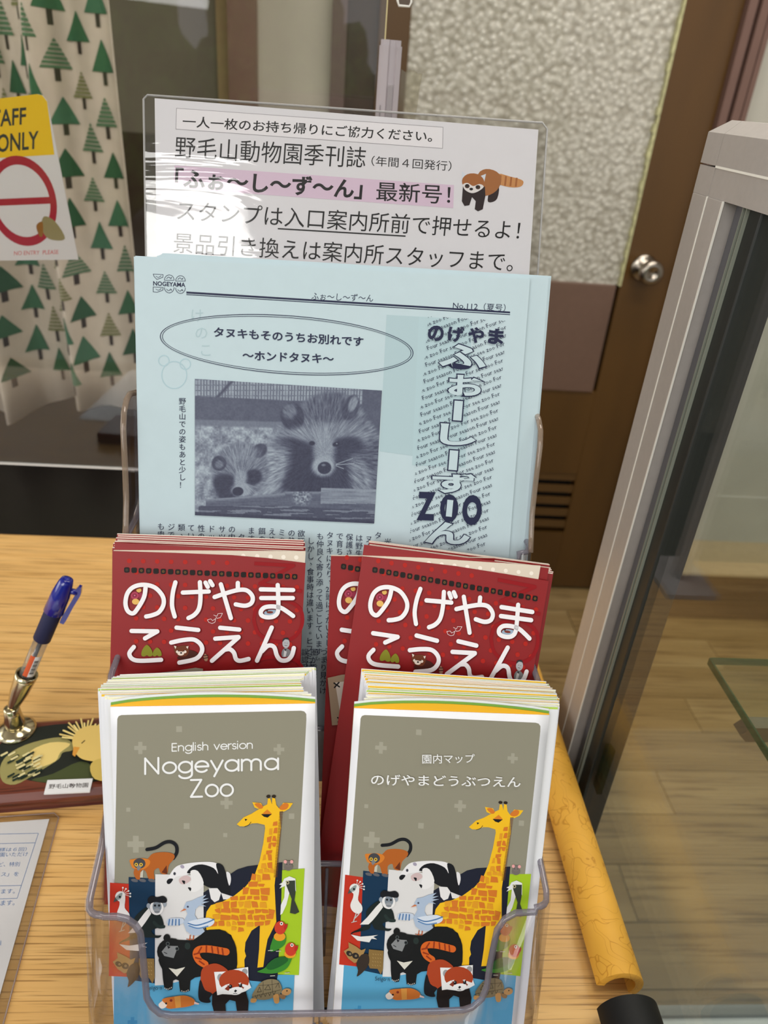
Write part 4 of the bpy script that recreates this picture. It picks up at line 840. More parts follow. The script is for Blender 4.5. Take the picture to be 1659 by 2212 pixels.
    for x, w_, h_ in ((393, 40, 82), (466, 32, 62)): P.poly([(x - w_, 975), (x - w_ * .8, 975 - h_ * .5), (x, 982 - h_), (x + w_ * .8, 975 - h_ * .5), (x + w_, 975), (x + w_ * .4, 984), (x, 975), (x - w_ * .5, 984)], (128, 128, 34), 3)
    P.stroke([(785, 960), (812, 985), (815, 1005)], 26, (160, 120, 96)); P.stroke([(788, 980), (826, 976)], 7, (70, 40, 34), 0); P.stroke([(796, 998), (828, 992)], 7, (70, 40, 34), 0)
    P.poly([(610, 990), (680, 940), (740, 950), (770, 985), (740, 1010), (640, 1008)], (70, 30, 22), 3); P.poly([(585, 905), (612, 912), (650, 905), (688, 910), (692, 945), (675, 980), (630, 982), (595, 960)], (106, 54, 30), 3)
    P.ell(635, 962, 24, 15, (228, 214, 200)); P.ell(612, 950, 12, 10, (228, 214, 200)); P.ell(664, 950, 12, 10, (228, 214, 200)); P.ell(637, 958, 7, 6, (24, 16, 16)); P.ell(617, 944, 4, 4, (24, 16, 16)); P.ell(658, 944, 4, 4, (24, 16, 16)); P.poly([(586, 906), (604, 912), (596, 930)], (226, 212, 200)); P.poly([(690, 908), (672, 914), (684, 930)], (226, 212, 200))
    P.poly([(1355, 960), (1368, 930), (1395, 925), (1420, 945), (1418, 970), (1395, 985), (1362, 988)], (122, 122, 124), 3); P.poly([(1375, 935), (1392, 950), (1385, 985), (1368, 985)], (196, 196, 196), 0); P.ell(1387, 890, 26, 34, (172, 172, 174)); P.poly([(1362, 880), (1368, 855), (1400, 850), (1414, 876), (1408, 866), (1380, 862)], (44, 44, 46), 3); P.ell(1380, 886, 3, 2, (40, 40, 40)); P.ell(1396, 888, 3, 2, (40, 40, 40)); P.stroke([(1378, 904), (1394, 906)], 3, (60, 60, 60), 0); P.poly([(1372, 932), (1392, 930), (1382, 946)], (36, 36, 38))
    for q in ST: P.stroke([(x + 6, y + 8) for x, y in q], 31, sh, 5 if len(q) > 2 else 0)
    for q in ST: P.stroke(q, 31, (236, 232, 234), 5 if len(q) > 2 else 0)
def red_front(S, covertop, pagetop, dots, conv, label, art=True, full=None):
    e = empty('park_booklet', mw=S.mw(), label=label, cat='booklet')
    ct = [conv(p) for p in covertop]; pt = [conv(p) for p in pagetop]; H_ = .205; xr = ct[-1][0]
    MB().prism([pt[0], (ct[0][0], -H_), (pt[-1][0], -H_), pt[-1]] + pt[1:-1][::-1], -.0012, 0).build('inner_page', CREAM, e)
    MB().box((.0, -H_, -.0022), (xr - .0005, pt[-1][1] - .001, -.0014)).build('back_cover', RED, e)
    sl = ct[0]; bl = (sl[0] - .003, -H_)
    MB().prism([bl, (xr, -H_)] + ct[::-1], .0002, .0006).build('cover', RED, e)
    if dots:
        P = Print(conv, .00006)
        for d in dots: P.ell(d[0], d[1], d[2], d[2], (236, 226, 212))
        P.build('page_dots', e)
    return e
RL = sheetP((246, 1190), .0685, (660, 1211), .0685, .062, .205)
c6 = crop(200, 1120, 3.318, RL.px)
e = red_front(RL, [(150, 232), (600, 246), (1000, 262), (1250, 283), (1527, 318)], [(150, 229), (1527, 236)], [(x, 268 + (x - 1080) * .03, 16) for x in (1080, 1180, 1275, 1368, 1460)], c6, 'front red booklet of the left stack, titled in rounded white hiragana')
P = Print(c6, .0007); red_art(P); P.poly([(430, 1103), (600, 1085), (740, 1062), (795, 1070), (790, 1110), (430, 1110)], (150, 140, 124)); P.build('cover_print', e)
RR = sheetP((783, 1203), .0690, (1186, 1254), .0620, .056, .205)
c7 = crop(680, 1150, 2.9625, RR.px)
e = red_front(RR, [(305, 152), (600, 180), (900, 215), (1200, 262), (1495, 310)], [(305, 149), (700, 165), (1445, 215)], [(730 + i * 82, 196 + i * 8.2, 13) for i in range(9)], c7, 'front red booklet of the right stack, overlapping another red booklet')
P = Print(lambda p: RR.px(tf7(p)), .0007); red_art(P); P.build('cover_print', e)
RM = sheetP((715, 1200), .0745, (1100, 1206), .0745, .066, .205)
e = red_front(RM, [(104, 150), (1150, 165)], [(104, 147), (1150, 162)], None, crop(680, 1150, 2.9625, RM.px), 'red booklet with a cloth patch print, half hidden behind the right front booklet')
P = Print(lambda p: RM.px(tf7(p, -201, -22)), .0007); red_art(P)
cM = crop(680, 1150, 2.9625, RM.px); P.conv = cM
P.poly([(82, 925), (170, 905), (330, 890), (330, 1210), (110, 1228)], (160, 138, 114)); P.poly([(130, 955), (330, 930), (330, 1200), (170, 1205)], (206, 194, 182))
for x, y in ((140, 970), (163, 1190)): P.stroke([(x - 17, y - 12), (x + 17, y + 12)], 9, (22, 18, 20), 0); P.stroke([(x - 14, y + 16), (x + 14, y - 16)], 9, (22, 18, 20), 0)
P.char('野', (216, 1042), 54, (24, 20, 22), .02); P.char('ガ', (212, 1106), 44, (40, 34, 36)); P.build('cover_print', e)
def red_stack(S, n, x0, w_, dy0, dyn, rot, label, group, z0=-.0024, h=.205, dxn=0, seed=3):
    r3 = random.Random(seed); pr = None
    for i in range(n):
        if pr is None:
            mb = MB(); mb.box((0, -h, -.0011), (w_, 0, -.0003), 0); mb.box((0, -h, -.0003), (w_, -.0004, 0), 1); mb.box((0, -h, -.0013), (w_, -.0002, -.0011), 1); pr = o = mb.build('park_booklet', RMAT)
        else: o = link(pr.copy())
        q = i / (n - 1); o.matrix_world = S.mw(x0 + dxn * q + r3.uniform(-.0008, .0008), dy0 + (dyn - dy0) * q + r3.uniform(-.0003, .0003), z0 - i * .00142, rot * (.3 + .7 * q) + r3.uniform(-.003, .003)); tag(o, label, 'booklet', group)
red_stack(RL, 8, -.0010, RL.w, .0012, .0062, .020, 'red booklet in the left stack behind the front one', 'red booklets in the left stack')
red_stack(RR, 8, .0028, RR.w, .0028, .0062, .0, 'red booklet in the right stack behind the front one', 'red booklets in the right stack', z0=-.0052, dxn=.0005, seed=5)
# ------------------------------------------------------------------ newsletters
BLUE = mat((182, 200, 206), .6, noise=.012, scale=120); BLUE2 = mat((160, 198, 212), .6); NAVY = (34, 38, 66); FAINT = (164, 190, 198)
NW = sheetP((290, 556), .0975, (1145, 603), .0975, .0925, .297)
def news_body(dx, dy, dz, rot, label, cat='newsletter', group=None, w_=None):
    o = MB().box((0, -.297, -.00035), (w_ or NW.w, 0, 0)).build('newsletter', BLUE); o.matrix_world = NW.mw(dx, dy, dz, rot); tag(o, label, cat, group); return o
ne = empty('newsletter', mw=NW.mw(), label='front blue zoo newsletter with a raccoon dog photograph', cat='newsletter')
MB().box((0, -.297, -.00035), (NW.w, 0, 0)).build('paper', BLUE, ne)
for i, (dx, dy) in enumerate(((-.0004, .0005), (.0002, .0010), (.0110, .0018), (.0118, .0022), (.0126, .0026), (.0128, .0030), (.0131, .0036))):
    news_body(dx, dy, -.0007 - .0007 * i, -.002 * i * .3, 'blue newsletter close behind the front one, edges aligned' if i < 2 else 'blue newsletter at the rear of the pile, set off to the right', 'newsletter', 'blue newsletters close behind the front' if i < 2 else 'blue newsletters set off to the right')
P = Print(NW.px)
C4 = lambda p: NW.px((p[0] / 2.676 + 280, p[1] / 2.676 + 640))
C5 = lambda p: NW.px((p[0] / 3.814 + 820, p[1] / 3.814 + 640))
C3 = lambda p: NW.px((p[0] / 1.728 + 280, p[1] / 1.728 + 180))
# show-through of the other side
P.poly([(835, 680), (905, 684), (895, 985), (820, 975)], (168, 190, 196)); P.poly([(905, 684), (1020, 690), (1005, 1010), (890, 1005)], (170, 193, 199))
P.conv = C4
def ring(cx, cy, rx, ry, wd, c, rot=0, n=72):
    cr_, sr_ = math.cos(rot), math.sin(rot)
    f_ = lambda a, k: (cx + (rx + k) * math.cos(a) * cr_ - (ry + k) * math.sin(a) * sr_, cy + (rx + k) * math.cos(a) * sr_ + (ry + k) * math.sin(a) * cr_)
    A = [2 * math.pi * i / n for i in range(n)]; P.poly_rings([f_(a, wd / 2) for a in A], [f_(a, -wd / 2) for a in A], c)
ring(258, 455, 72, 78, 6, FAINT); ring(198, 372, 30, 30, 6, FAINT); ring(322, 392, 30, 30, 6, FAINT)
for k, ch in enumerate('けのこ'): P.char(ch, (390 + k * 25, 110 + k * 100), 84, (166, 188, 194))
# header
P.conv = C3
P.poly([(212, 777), (1420, 852), (1420, 858.5), (212, 784.5)], NAVY); P.poly([(212, 787), (1420, 862), (1420, 865), (212, 790)], NAVY)
P.text('ふぉ～し～ず～ん', (678, 808), (908, 816), (680, 780), NAVY); P.text('No.112（夏号）', (1206, 842), (1402, 852), (1208, 814), NAVY)
P.text('NOGEYAMA', (88, 755), (208, 761), (88, 738), NAVY, .025)
for (x, y, k) in ((88, 712, 'z'), (130, 713, 'c'), (172, 716, 'c'), (88, 760, 'q'), (130, 762, 'd'), (172, 764, 'd')):
    if k in 'zq': P.stroke([(x, y), (x + 37, y + 2), (x + 36, y + 12), (x + 14, y + 20 if k == 'z' else y + 20), (x + (0 if k == 'q' else 4), y + (18 if k == 'q' else 10)), (x, y)], 1.8, NAVY, 0); P.stroke([(x + 10, y + 8), (x + 20, y + 12), (x + 30, y + 6)], 1.6, NAVY)
    else:
        up = k == 'c'; A = [math.pi * (1 + i / 12) for i in range(13)] if up else [math.pi * i / 12 for i in range(13)]; oy = y + 22 if up else y
        P.stroke([(x + 18 + 18 * math.cos(a), oy + 20 * math.sin(a)) for a in A] + [(x, oy)], 1.8, NAVY, 0); P.stroke([(x + 8, oy + (-6 if up else 6)), (x + 16, oy + (-12 if up else 12)), (x + 24, oy + (-5 if up else 5))], 1.8, NAVY); P.ell(x + 26, oy + (-9 if up else 9), 2, 2, NAVY)
# ellipse with title
P.conv = C4; rt = math.radians(4.0)
ring(908, 280, 732, 168, 4.2, NAVY, rt, 96); ring(908, 280, 720, 157, 3.2, NAVY, rt, 96)
P.text('タヌキもそのうちお別れです', (486, 236), (1350, 292), (486, 178), NAVY, .022); P.text('～ホンドタヌキ～', (652, 368), (1180, 390), (652, 312), NAVY, .022)
for i, ch in enumerate('野毛山での姿もあと少し！'): P.char(ch, (305, 606 + i * 44), 42, NAVY, .004)
# body columns
P.conv = NW.px
cols = [(348, 1137, 'も肉がすきで'), (370, 1138, 'ジですので'), (392, 1139, '類、きのみ'), (413, 1140, 'ています。'), (435, 1141, '性の動物'), (457, 1142, 'ドッグフ'), (480, 1143, 'サツマイモ'), (501, 1143, 'の内容は'), (522, 1160, 'タヌキ'), (543, 1146, 'ますので'), (566, 1147, '餌の時間'), (588, 1148, 'えめです'), (609, 1150, 'ミの様子'), (630, 1151, 'の熱心に'), (651, 1152, '欲旺盛です'),
        (672, 1168, 'しかし、食事時は違います。ヒフミは食'), (692, 1158, 'も仲良く寄り添って過ごしています。'), (713, 1156, 'タヌキになり、2頭はつがいとしてい'), (734, 1158, 'で育ちました'), (755, 1160, '保護されて'), (776, 1162, 'は野生で'), (797, 1164, 'ヌキを飼育'), (817, 1156, 'タ'), (838, 1170, '光')]
for x, y, s in cols:
    for i, ch in enumerate(s):
        yy = y + i * 16.6; P.char(ch if ch not in '、。' else ch, (x - .013 * (yy - 1140) + (6 if ch in '、。' else 0), yy - (5 if ch in '、。' else 0)), 16.2, NAVY)
for x, y, s in ((659, 1408, '誤認保護し'), (679, 1408, '圏が重なった結果'), (700, 1408, 'つまり見かけ')):
    for i, ch in enumerate(s): P.char(ch, (x - .03 * i * 16, y + i * 16.6), 16.2, NAVY)
# pattern of slanted words, cut to a slanting panel
V = []; F = []
row = 'Four season Four season Four season Four season Four season Four season '; row2 = 'For see zoo For see zoo For see zoo For see zoo For see zoo For see zoo '
bm = bmesh.new(); ang = math.radians(-20.5)
for k in range(36):
    v_, f_ = glyphs(row if k % 2 else row2, .0, 1); sz = 50
    sh_ = -((k * 137) % 260); ox_, oy_ = 60 + sh_ * math.cos(ang), 120 + k * 66 + sh_ * math.sin(ang)
    base = len(bm.verts)
    vs = [bm.verts.new((ox_ + sz * (x * math.cos(ang) + y * math.sin(ang)) , oy_ + 120 + sz * (x * math.sin(ang) - y * math.cos(ang)), 0)) for x, y in v_]
    for f in f_:
        try: bm.faces.new([vs[i] for i in f])
        except ValueError: pass
for co, no in (((400, 160), (-2040, -170)), ((1050, 190), (2000, 185)), ((400, 165), (40, -650)), ((250, 2060), (-60, 900))):
    n = Vector((no[0], no[1], 0)).normalized(); bmesh.ops.bisect_plane(bm, geom=bm.verts[:] + bm.edges[:] + bm.faces[:], plane_co=(co[0], co[1], 0), plane_no=n, clear_outer=True)
bmesh.ops.triangulate(bm, faces=bm.faces[:]); bm.verts.index_update()
P.conv = C5; P.raw([C5((v.co.x, v.co.y)) for v in bm.verts], [tuple(v.index for v in f.verts) for f in bm.faces], NAVY); bm.free()
# masthead
PAPER = BLUE
def cb(ch, x, y, sx, sy, bold, c, rot=0):
    V_, F_2 = glyphs(ch, bold, 4); a = math.radians(rot); xs = [v[0] for v in V_]; ys = [v[1] for v in V_]; mx_, my_ = (min(xs) + max(xs)) / 2, (min(ys) + max(ys)) / 2; wx, wy = max(xs) - min(xs), max(ys) - min(ys)
    P.raw([C5((x + ((u - mx_) / wx * sx) * math.cos(a) + ((v - my_) / wy * sy) * math.sin(a), y + ((u - mx_) / wx * sx) * math.sin(a) - ((v - my_) / wy * sy) * math.cos(a))) for u, v in V_], F_2, c)
for ch, x, y, s in (('の', 462, 306, 130), ('げ', 628, 312, 132), ('や', 792, 320, 132), ('ま', 958, 332, 128)): cb(ch, x, y, s, s, .042, NAVY, 6)
cb('Z', 382, 1728, 150, 235, .045, NAVY, 2); cb('O', 572, 1745, 150, 230, .05, NAVY, 2); cb('O', 760, 1760, 160, 250, .05, NAVY, 4)
for ch, x, y, sx, sy in (('ふ', 684, 495, 410, 215), ('お', 715, 735, 320, 190), ('し', 645, 1140, 320, 195), ('ず', 610, 1540, 380, 185), ('ん', 560, 1950, 390, 200)):
    cb(ch, x, y, sx, sy, .058, NAVY, 3); cb(ch, x, y, sx - 22, sy - 20, .034, PAPER, 3)
for x, y in ((644, 942), (606, 1350), (575, 1745)):
    hw, hh = (46, 94) if y != 1745 else (36, 82)
    P.poly([(x - hw + 8, y - hh), (x + hw + 6, y - hh + 6), (x + hw - 8, y + hh), (x - hw - 6, y + hh - 6)], NAVY); P.poly([(x - hw + 18, y - hh + 11), (x + hw - 5, y - hh + 16), (x + hw - 18, y + hh - 11), (x - hw + 5, y + hh - 16)], PAPER)
P.build('page_print', ne)
# raccoon dog photograph printed in navy ink: a fine grid with a tone at every corner
NXg, NYg = 330, 240
def vnoise(x, y, seed):
    r4 = np.random.default_rng(seed).random((64, 64)); xi = np.floor(x).astype(int); yi = np.floor(y).astype(int); fx = x - xi; fy = y - yi; fx = fx * fx * (3 - 2 * fx); fy = fy * fy * (3 - 2 * fy)
    g = lambda a, b: r4[a % 64, b % 64]
    return (g(xi, yi) * (1 - fx) * (1 - fy) + g(xi + 1, yi) * fx * (1 - fy) + g(xi, yi + 1) * (1 - fx) * fy + g(xi + 1, yi + 1) * fx * fy)
sx_, ty_ = np.meshgrid(np.linspace(0, 1, NXg), np.linspace(0, 1, NYg), indexing='ij')
X_ = 378 + sx_ * 1060; Y_ = 477 + sx_ * 68 + ty_ * (788 - sx_ * 20)          # magnified-view pixels
def sstep(a, b, v): t_ = np.clip((v - a) / (b - a), 0, 1); return t_ * t_ * (3 - 2 * t_)
def ell_(cx_2, cy_2, rx, ry, rot=0, soft=.12):
    c_, s_ = math.cos(math.radians(rot)), math.sin(math.radians(rot)); dx, dy = X_ - cx_2, Y_ - cy_2
    d = np.sqrt(((dx * c_ + dy * s_) / rx) ** 2 + ((-dx * s_ + dy * c_) / ry) ** 2); return 1 - sstep(1 - soft, 1 + soft, d)
g = np.full(X_.shape, .55)
def put(m, val): 
    global g
    g = g * (1 - m) + val * m
nz1 = vnoise(X_ / 26, Y_ / 26, 1); nz2 = vnoise(X_ / 8, Y_ / 8, 2)
fence = .62 + .1 * (nz1 - .5); fence = np.where((X_ % 17) < 6, .34, fence); fence = np.where((Y_ % 30) < 5, .4, fence); g = fence
put((1 - sstep(0, 22, np.abs((X_ - 540) + (Y_ - 540) * .9))) * (Y_ < 600), .2)
rail = sstep(575, 583, Y_ - (X_ - 378) * .05 + 6) ; put(rail, .24 + .05 * nz1)
put(sstep(700, 712, Y_ - (X_ - 378) * .03), .42)
rock = sstep(732, 750, Y_ - (X_ - 378) * .03); put(rock, .58 + .35 * (nz1 - .5) + .16 * (nz2 - .5))
put(sstep(1322, 1330, X_) * (Y_ < 830), .24 + .06 * nz1)
def fur(cx_2, cy_2, k, seed):
    th_ = np.arctan2(Y_ - cy_2, X_ - cx_2); rr_ = np.hypot(X_ - cx_2, Y_ - cy_2); return vnoise(th_ * k + 40, rr_ / 34, seed) * .6 + vnoise(th_ * k * 2.3 + 90, rr_ / 20, seed + 1) * .4
f1 = fur(1120, 900, 46, 5); f2 = fur(640, 1060, 30, 9)
wob = 1 + .05 * (f1 - .5); 
def bell(cx_2, cy_2, rx, ry, val, rot=0, soft=.16, fa=.3, ff=None): put(ell_(cx_2, cy_2, rx * (1 + .09 * ((f1 if ff is None else ff) - .5)), ry * (1 + .09 * ((f1 if ff is None else ff) - .5)), rot, soft), val + fa * ((f1 if ff is None else ff) - .5))
bell(1130, 960, 345, 330, .46, 0, .06, .45); bell(1380, 1000, 150, 200, .3, 0, .1, .4)
bell(900, 1000, 150, 190, .5, 20, .2, .5); bell(1140, 770, 230, 200, .40, 0, .1, .45); bell(1150, 640, 150, 90, .3, 0, .2, .4)
bell(930, 690, 66, 82, .14, -20, .1, .15); bell(915, 660, 40, 44, .36, -20, .3, .3); bell(1262, 640, 46, 74, .2, 20, .1, .2); bell(1275, 620, 24, 44, .5, 20, .3, .3)
bell(1010, 800, 150, 60, .52, -15, .5, .4); bell(1270, 790, 110, 60, .5, 15, .5, .4)
bell(960, 900, 130, 75, .1, 30, .25, .1); bell(1240, 870, 110, 62, .12, -10, .3, .1); bell(1050, 1060, 210, 95, .1, 0, .3, .12); bell(1000, 960, 120, 120, .1, 0, .3, .1); bell(1250, 1010, 120, 110, .13, 0, .4, .15)
bell(1120, 880, 62, 110, .58, 0, .4, .3); bell(1120, 975, 66, 58, .66, 0, .3, .2); bell(1126, 985, 40, 36, .08, 0, .1, .02); put(ell_(1120, 968, 12, 7, 0, .5), .4)
bell(1048, 842, 17, 12, .02, 10, .3, 0); bell(1188, 848, 20, 13, .03, -10, .3, 0); put(ell_(1192, 845, 5, 4, 0, .5), .55)
bell(830, 1000, 70, 150, .58, 20, .5, .5); bell(1340, 1040, 60, 120, .5, -20, .5, .5)
F2 = dict(ff=f2)
bell(640, 1000, 165, 160, .42, 0, .1, .45, f2); bell(516, 958, 42, 44, .16, 0, .12, .1, f2); bell(516, 965, 24, 24, .4, 0, .3, .2, f2); bell(745, 885, 48, 38, .18, -35, .15, .1, f2); bell(640, 900, 100, 50, .5, 0, .4, .4, f2)
bell(560, 1085, 85, 62, .1, 20, .25, .1, f2); bell(710, 1040, 55, 46, .1, -20, .25, .1, f2); bell(600, 1140, 100, 50, .1, 0, .3, .1, f2); bell(640, 1050, 36, 60, .58, 10, .4, .3, f2); bell(650, 1115, 60, 42, .62, 0, .3, .2, f2); bell(626, 1123, 32, 26, .06, 0, .12, 0, f2); bell(700, 1035, 12, 9, .03, 0, .3, 0, f2)
for wy, wx in ((930, 1290), (960, 1300), (990, 1240)): 
    dd = np.abs((Y_ - 968) - (X_ - 1180) * (wy - 968) / (wx - 1180)); put((1 - sstep(0, 4, dd)) * (X_ > 1190) * (X_ < wx), .7)
pl = sstep(1108, 1116, Y_ + (700 - X_) * .12 * (X_ < 700) + 0 * X_) * (X_ > 440 + (1260 - Y_) * .1); top_ = np.where(X_ > 1110, 1098 + (X_ - 1110) * .03, np.where(X_ < 900, 1165 - (X_ - 460) * .08, 1120)); pl = sstep(0, 8, Y_ - top_) * (X_ > 440)
put(pl, .3 + .1 * (vnoise(X_ / 60, Y_ / 5, 12) - .5)); put(pl * (X_ > 1112) * (Y_ < 1195), .52 + .2 * (vnoise(X_ / 80, Y_ / 4, 13) - .5)); put(pl * (1 - sstep(0, 22, np.abs(Y_ - top_ - 4))) * .7, .62)
put(pl * ell_(1000, 1150, 50, 50, 0, .5), .5 + .5 * (nz2 - .5)); put(sstep(0, 8, Y_ - 1205 - (X_ > 900) * (X_ - 900) * .05) * (X_ > 400), .2 + .25 * (vnoise(X_ / 90, Y_ / 7, 14) > .62)); put(sstep(1240, 1250, Y_ - (X_ - 400) * .05), .12)
g = np.clip(g + .06 * (nz2 - .5), 0, 1)
verts = []; quad = [(378, 477), (1458, 545), (1413, 1313), (378, 1265)]
qa = [np.array(NW.px((p[0] / 2.676 + 280, p[1] / 2.676 + 640))) for p in quad]
for i in range(NXg):
    for j in range(NYg):
        s_, t_ = i / (NXg - 1), j / (NYg - 1); q = (qa[0] * (1 - s_) + qa[1] * s_) * (1 - t_) + (qa[3] * (1 - s_) + qa[2] * s_) * t_; verts.append((float(q[0]), float(q[1]), .0012))
ii, jj = np.meshgrid(np.arange(NXg - 1), np.arange(NYg - 1), indexing='ij'); a_ = (ii * NYg + jj).ravel()
faces = np.stack([a_, a_ + 1, a_ + NYg + 1, a_ + NYg], 1).tolist()
pm_ = bpy.data.materials.new('navy_halftone_print'); pm_.use_nodes = True; t = pm_.node_tree; b = t.nodes['Principled BSDF']; at_ = t.nodes.new('ShaderNodeAttribute'); at_.attribute_name = 'tone'; t.links.new(at_.outputs['Color'], b.inputs['Base Color']); b.inputs['Roughness'].default_value = .55
o = mesh_obj('photo_print', [(v[0], v[1], .0004) for v in verts], faces, pm_, ne)
ca = o.data.color_attributes.new('tone', 'FLOAT_COLOR', 'POINT'); dk_ = np.array([36, 38, 62]); lt_ = np.array([186, 200, 208]); gg = g.ravel()[:, None]; rgb = dk_ + (lt_ - dk_) * np.clip((gg - .05) * 1.12, 0, 1)
rgb = rgb / 255; rgb = np.where(rgb <= .04045, rgb / 12.92, ((rgb + .055) / 1.055) ** 2.4); ca.data.foreach_set('color', np.concatenate([rgb, np.ones((len(rgb), 1))], 1).astype(np.float32).ravel())
# ------------------------------------------------------------------ laminated notice
NF = clear('notice_film', (.96, .96, .96), 1.5, .05); t = NF.node_tree; tcn = t.nodes.new('ShaderNodeTexCoord'); mp = t.nodes.new('ShaderNodeMapping'); mp.inputs['Scale'].default_value = (9, 30, 10); mp.inputs['Rotation'].default_value = (0, 0, .25)
nn = t.nodes.new('ShaderNodeTexNoise'); nn.inputs['Scale'].default_value = 1; nn.inputs['Detail'].default_value = 4; nn.inputs['Distortion'].default_value = .6; bp = t.nodes.new('ShaderNodeBump'); bp.inputs['Strength'].default_value = .9; bp.inputs['Distance'].default_value = .0016
t.links.new(tcn.outputs['Object'], mp.inputs[0]); t.links.new(mp.outputs[0], nn.inputs['Vector']); t.links.new(nn.outputs['Fac'], bp.inputs['Height'])
for q in t.nodes:
    if q.type == 'BSDF_GLOSSY': t.links.new(bp.outputs[0], q.inputs['Normal'])
SG = sheetP((310, 205), .1185, (1183, 266), .1185, .1105, .165)
se = empty('laminated_notice', mw=SG.mw(), label='white laminated Japanese notice standing behind the blue newsletters', cat='notice')
MB().box((0, -.165, -.0006), (SG.w, 0, -.0004)).build('pouch_film', FILM, se); MB().box((0, -.165, .0003), (SG.w, 0, .0004)).build('pouch_film', NF, se)
MB().tube([(0, -.165, 0), (0, -.002, 0), (.002, 0, 0), (SG.w - .003, 0, 0), (SG.w, -.003, 0), (SG.w, -.165, 0)], .0006, 6).build('pouch_edge', clear('pouch_edge', (.8, .8, .8), 1.5, .1, (200, 198, 196), .4), se, True)
pl_ = SG.px((334, 212)); pr_ = SG.px((1163, 280))
MB().prism([(pl_[0], -.165), (pr_[0], -.165), pr_, pl_], -.0003, .0).build('paper', mat((216, 213, 216), .6, noise=.008, scale=90), se)
P = Print(lambda p: SG.px((p[0] / 1.728 + 280, p[1] / 1.728 + 180)), .00004, .000004)
K2 = (20, 20, 24)
P.poly([(174, 92), (1171, 163), (1169, 244), (172, 172)], (150, 146, 150)); P.poly([(176, 94), (1169, 165), (1167, 242), (174, 170)], (226, 222, 224))
P.text('一人一枚のお持ち帰りにご協力ください。', (197, 163), (1128, 220), (199, 120), K2, .012)
P.text('野毛山動物園季刊誌', (168, 278), (878, 318), (172, 196), K2, .0); P.text('（年間４回発行）', (902, 308), (1200, 328), (904, 270), K2)
P.poly([(168, 306), (1211, 380), (1208, 466), (164, 392)], (212, 188, 206))
P.text('「ふぉ～し～ず～ん」', (168, 392), (866, 434), (172, 314), K2, .03); P.text('最新号！', (920, 438), (1196, 452), (922, 366), K2, .006)
P.text('スタンプは入口案内所前で押せるよ！', (176, 512), (1452, 586), (180, 436), K2, .0); P.poly([(553, 540), (1030, 568), (1030, 573), (553, 545)], K2)
P.text('景品引き換えは案内所スタッフまで。', (162, 632), (1428, 704), (166, 556), K2, .0)
# red panda
P.poly([(1375, 338), (1420, 348), (1462, 360), (1470, 372), (1458, 386), (1420, 388), (1370, 372)], (196, 138, 84), 3)
for x in (1385, 1405, 1425, 1445): P.stroke([(x, 343 + (x - 1385) * .16), (x - 4, 380 + (x - 1385) * .1)], 7, (160, 98, 52), 0, False)
P.poly([(1350, 385), (1378, 385), (1372, 430), (1350, 444), (1336, 436)], (40, 26, 28), 3); P.poly([(1300, 340), (1330, 320), (1370, 330), (1388, 360), (1370, 400), (1330, 420), (1300, 400)], (160, 102, 56), 3)
P.poly([(1244, 385), (1300, 392), (1326, 385), (1328, 420), (1318, 470), (1300, 478), (1288, 470), (1292, 440), (1278, 425), (1268, 455), (1250, 458), (1240, 440)], (38, 24, 28), 0)
P.poly([(1240, 328), (1262, 348), (1240, 372)], (206, 212, 220)); P.poly([(1330, 338), (1300, 350), (1322, 376)], (206, 212, 220)); P.ell(1282, 368, 42, 32, (160, 98, 50), 6); P.poly([(1244, 378), (1262, 372), (1282, 384), (1305, 376), (1322, 386), (1300, 404), (1276, 410), (1252, 398)], (222, 216, 214), 3)
P.ell(1260, 384, 9, 8, (70, 44, 34)); P.ell(1300, 388, 9, 8, (70, 44, 34)); P.ell(1260, 382, 5, 5, K2); P.ell(1297, 386, 5, 5, K2); P.ell(1275, 395, 7, 5, K2)
P.build('notice_print', se)
# ------------------------------------------------------------------ pen stand, pen, laminated price sheet
def flat(TL, yaw): return Sheet(TL, yaw, 90, 0)
st_z = TZ + .016
a, b_ = onz((-60, 1580), TZ), onz((214, 1548), st_z)
p_fl, p_fr = onz((0, 1722), st_z), onz((208, 1705), st_z); yw = math.atan2(p_fr.y - p_fl.y, p_fr.x - p_fl.x)
bl_ = onz((0, 1575), st_z); depth = (onz((100, 1552), st_z) - p_fl).dot(Vector((-math.sin(yw), math.cos(yw), 0)))
PS_ = Matrix.Translation((p_fl.x, p_fl.y, TZ)) @ Matrix.Rotation(yw, 4, 'Z')
ps = empty('pen_stand', mw=PS_, label='dark red-brown wooden pen stand with an oval picture of yellow birds', cat='pen stand')
WD = wood('pen_stand_mahogany', (118, 58, 40), (84, 36, 24), (6, 90, 60), (.35, .65), .28, (20, 500, 300), .1, .3)
mb = MB(); pr = [(0, 0), (.0015, .0005), (.0018, .006), (.0, .0085), (.0, .0105), (.003, .0155), (.005, .016), (depth - .004, .016), (depth - .001, .0145), (depth, .0105), (depth, 0)]
mb.prism(pr, -.10, .115, lambda x, y, z: (z, x - .0005, y)); mb.build('wooden_base', WD, ps)
PSi = PS_.inverted()
def pq(p): q = PSi @ onz(p, st_z); return (q.x, q.y)
cp = crop(0, 1200, 3.6875, pq)
P = Print(cp, .01606, .000012)
ovc, orx, ory = (560, 1610), 600, 215
P.poly([(560 + 610 * math.cos(a_2) + 40 * math.sin(a_2) * -1, 1588 + (232 if math.sin(a_2) > 0 else 250) * math.sin(a_2) ) for a_2 in [2 * math.pi * i / 48 for i in range(48)]], (34, 38, 32))
YB = (226, 200, 124); YB2 = (204, 176, 92)
P.poly([(250, 1790), (420, 1740), (640, 1640), (760, 1700), (780, 1780), (500, 1815)], (70, 78, 44), 3)
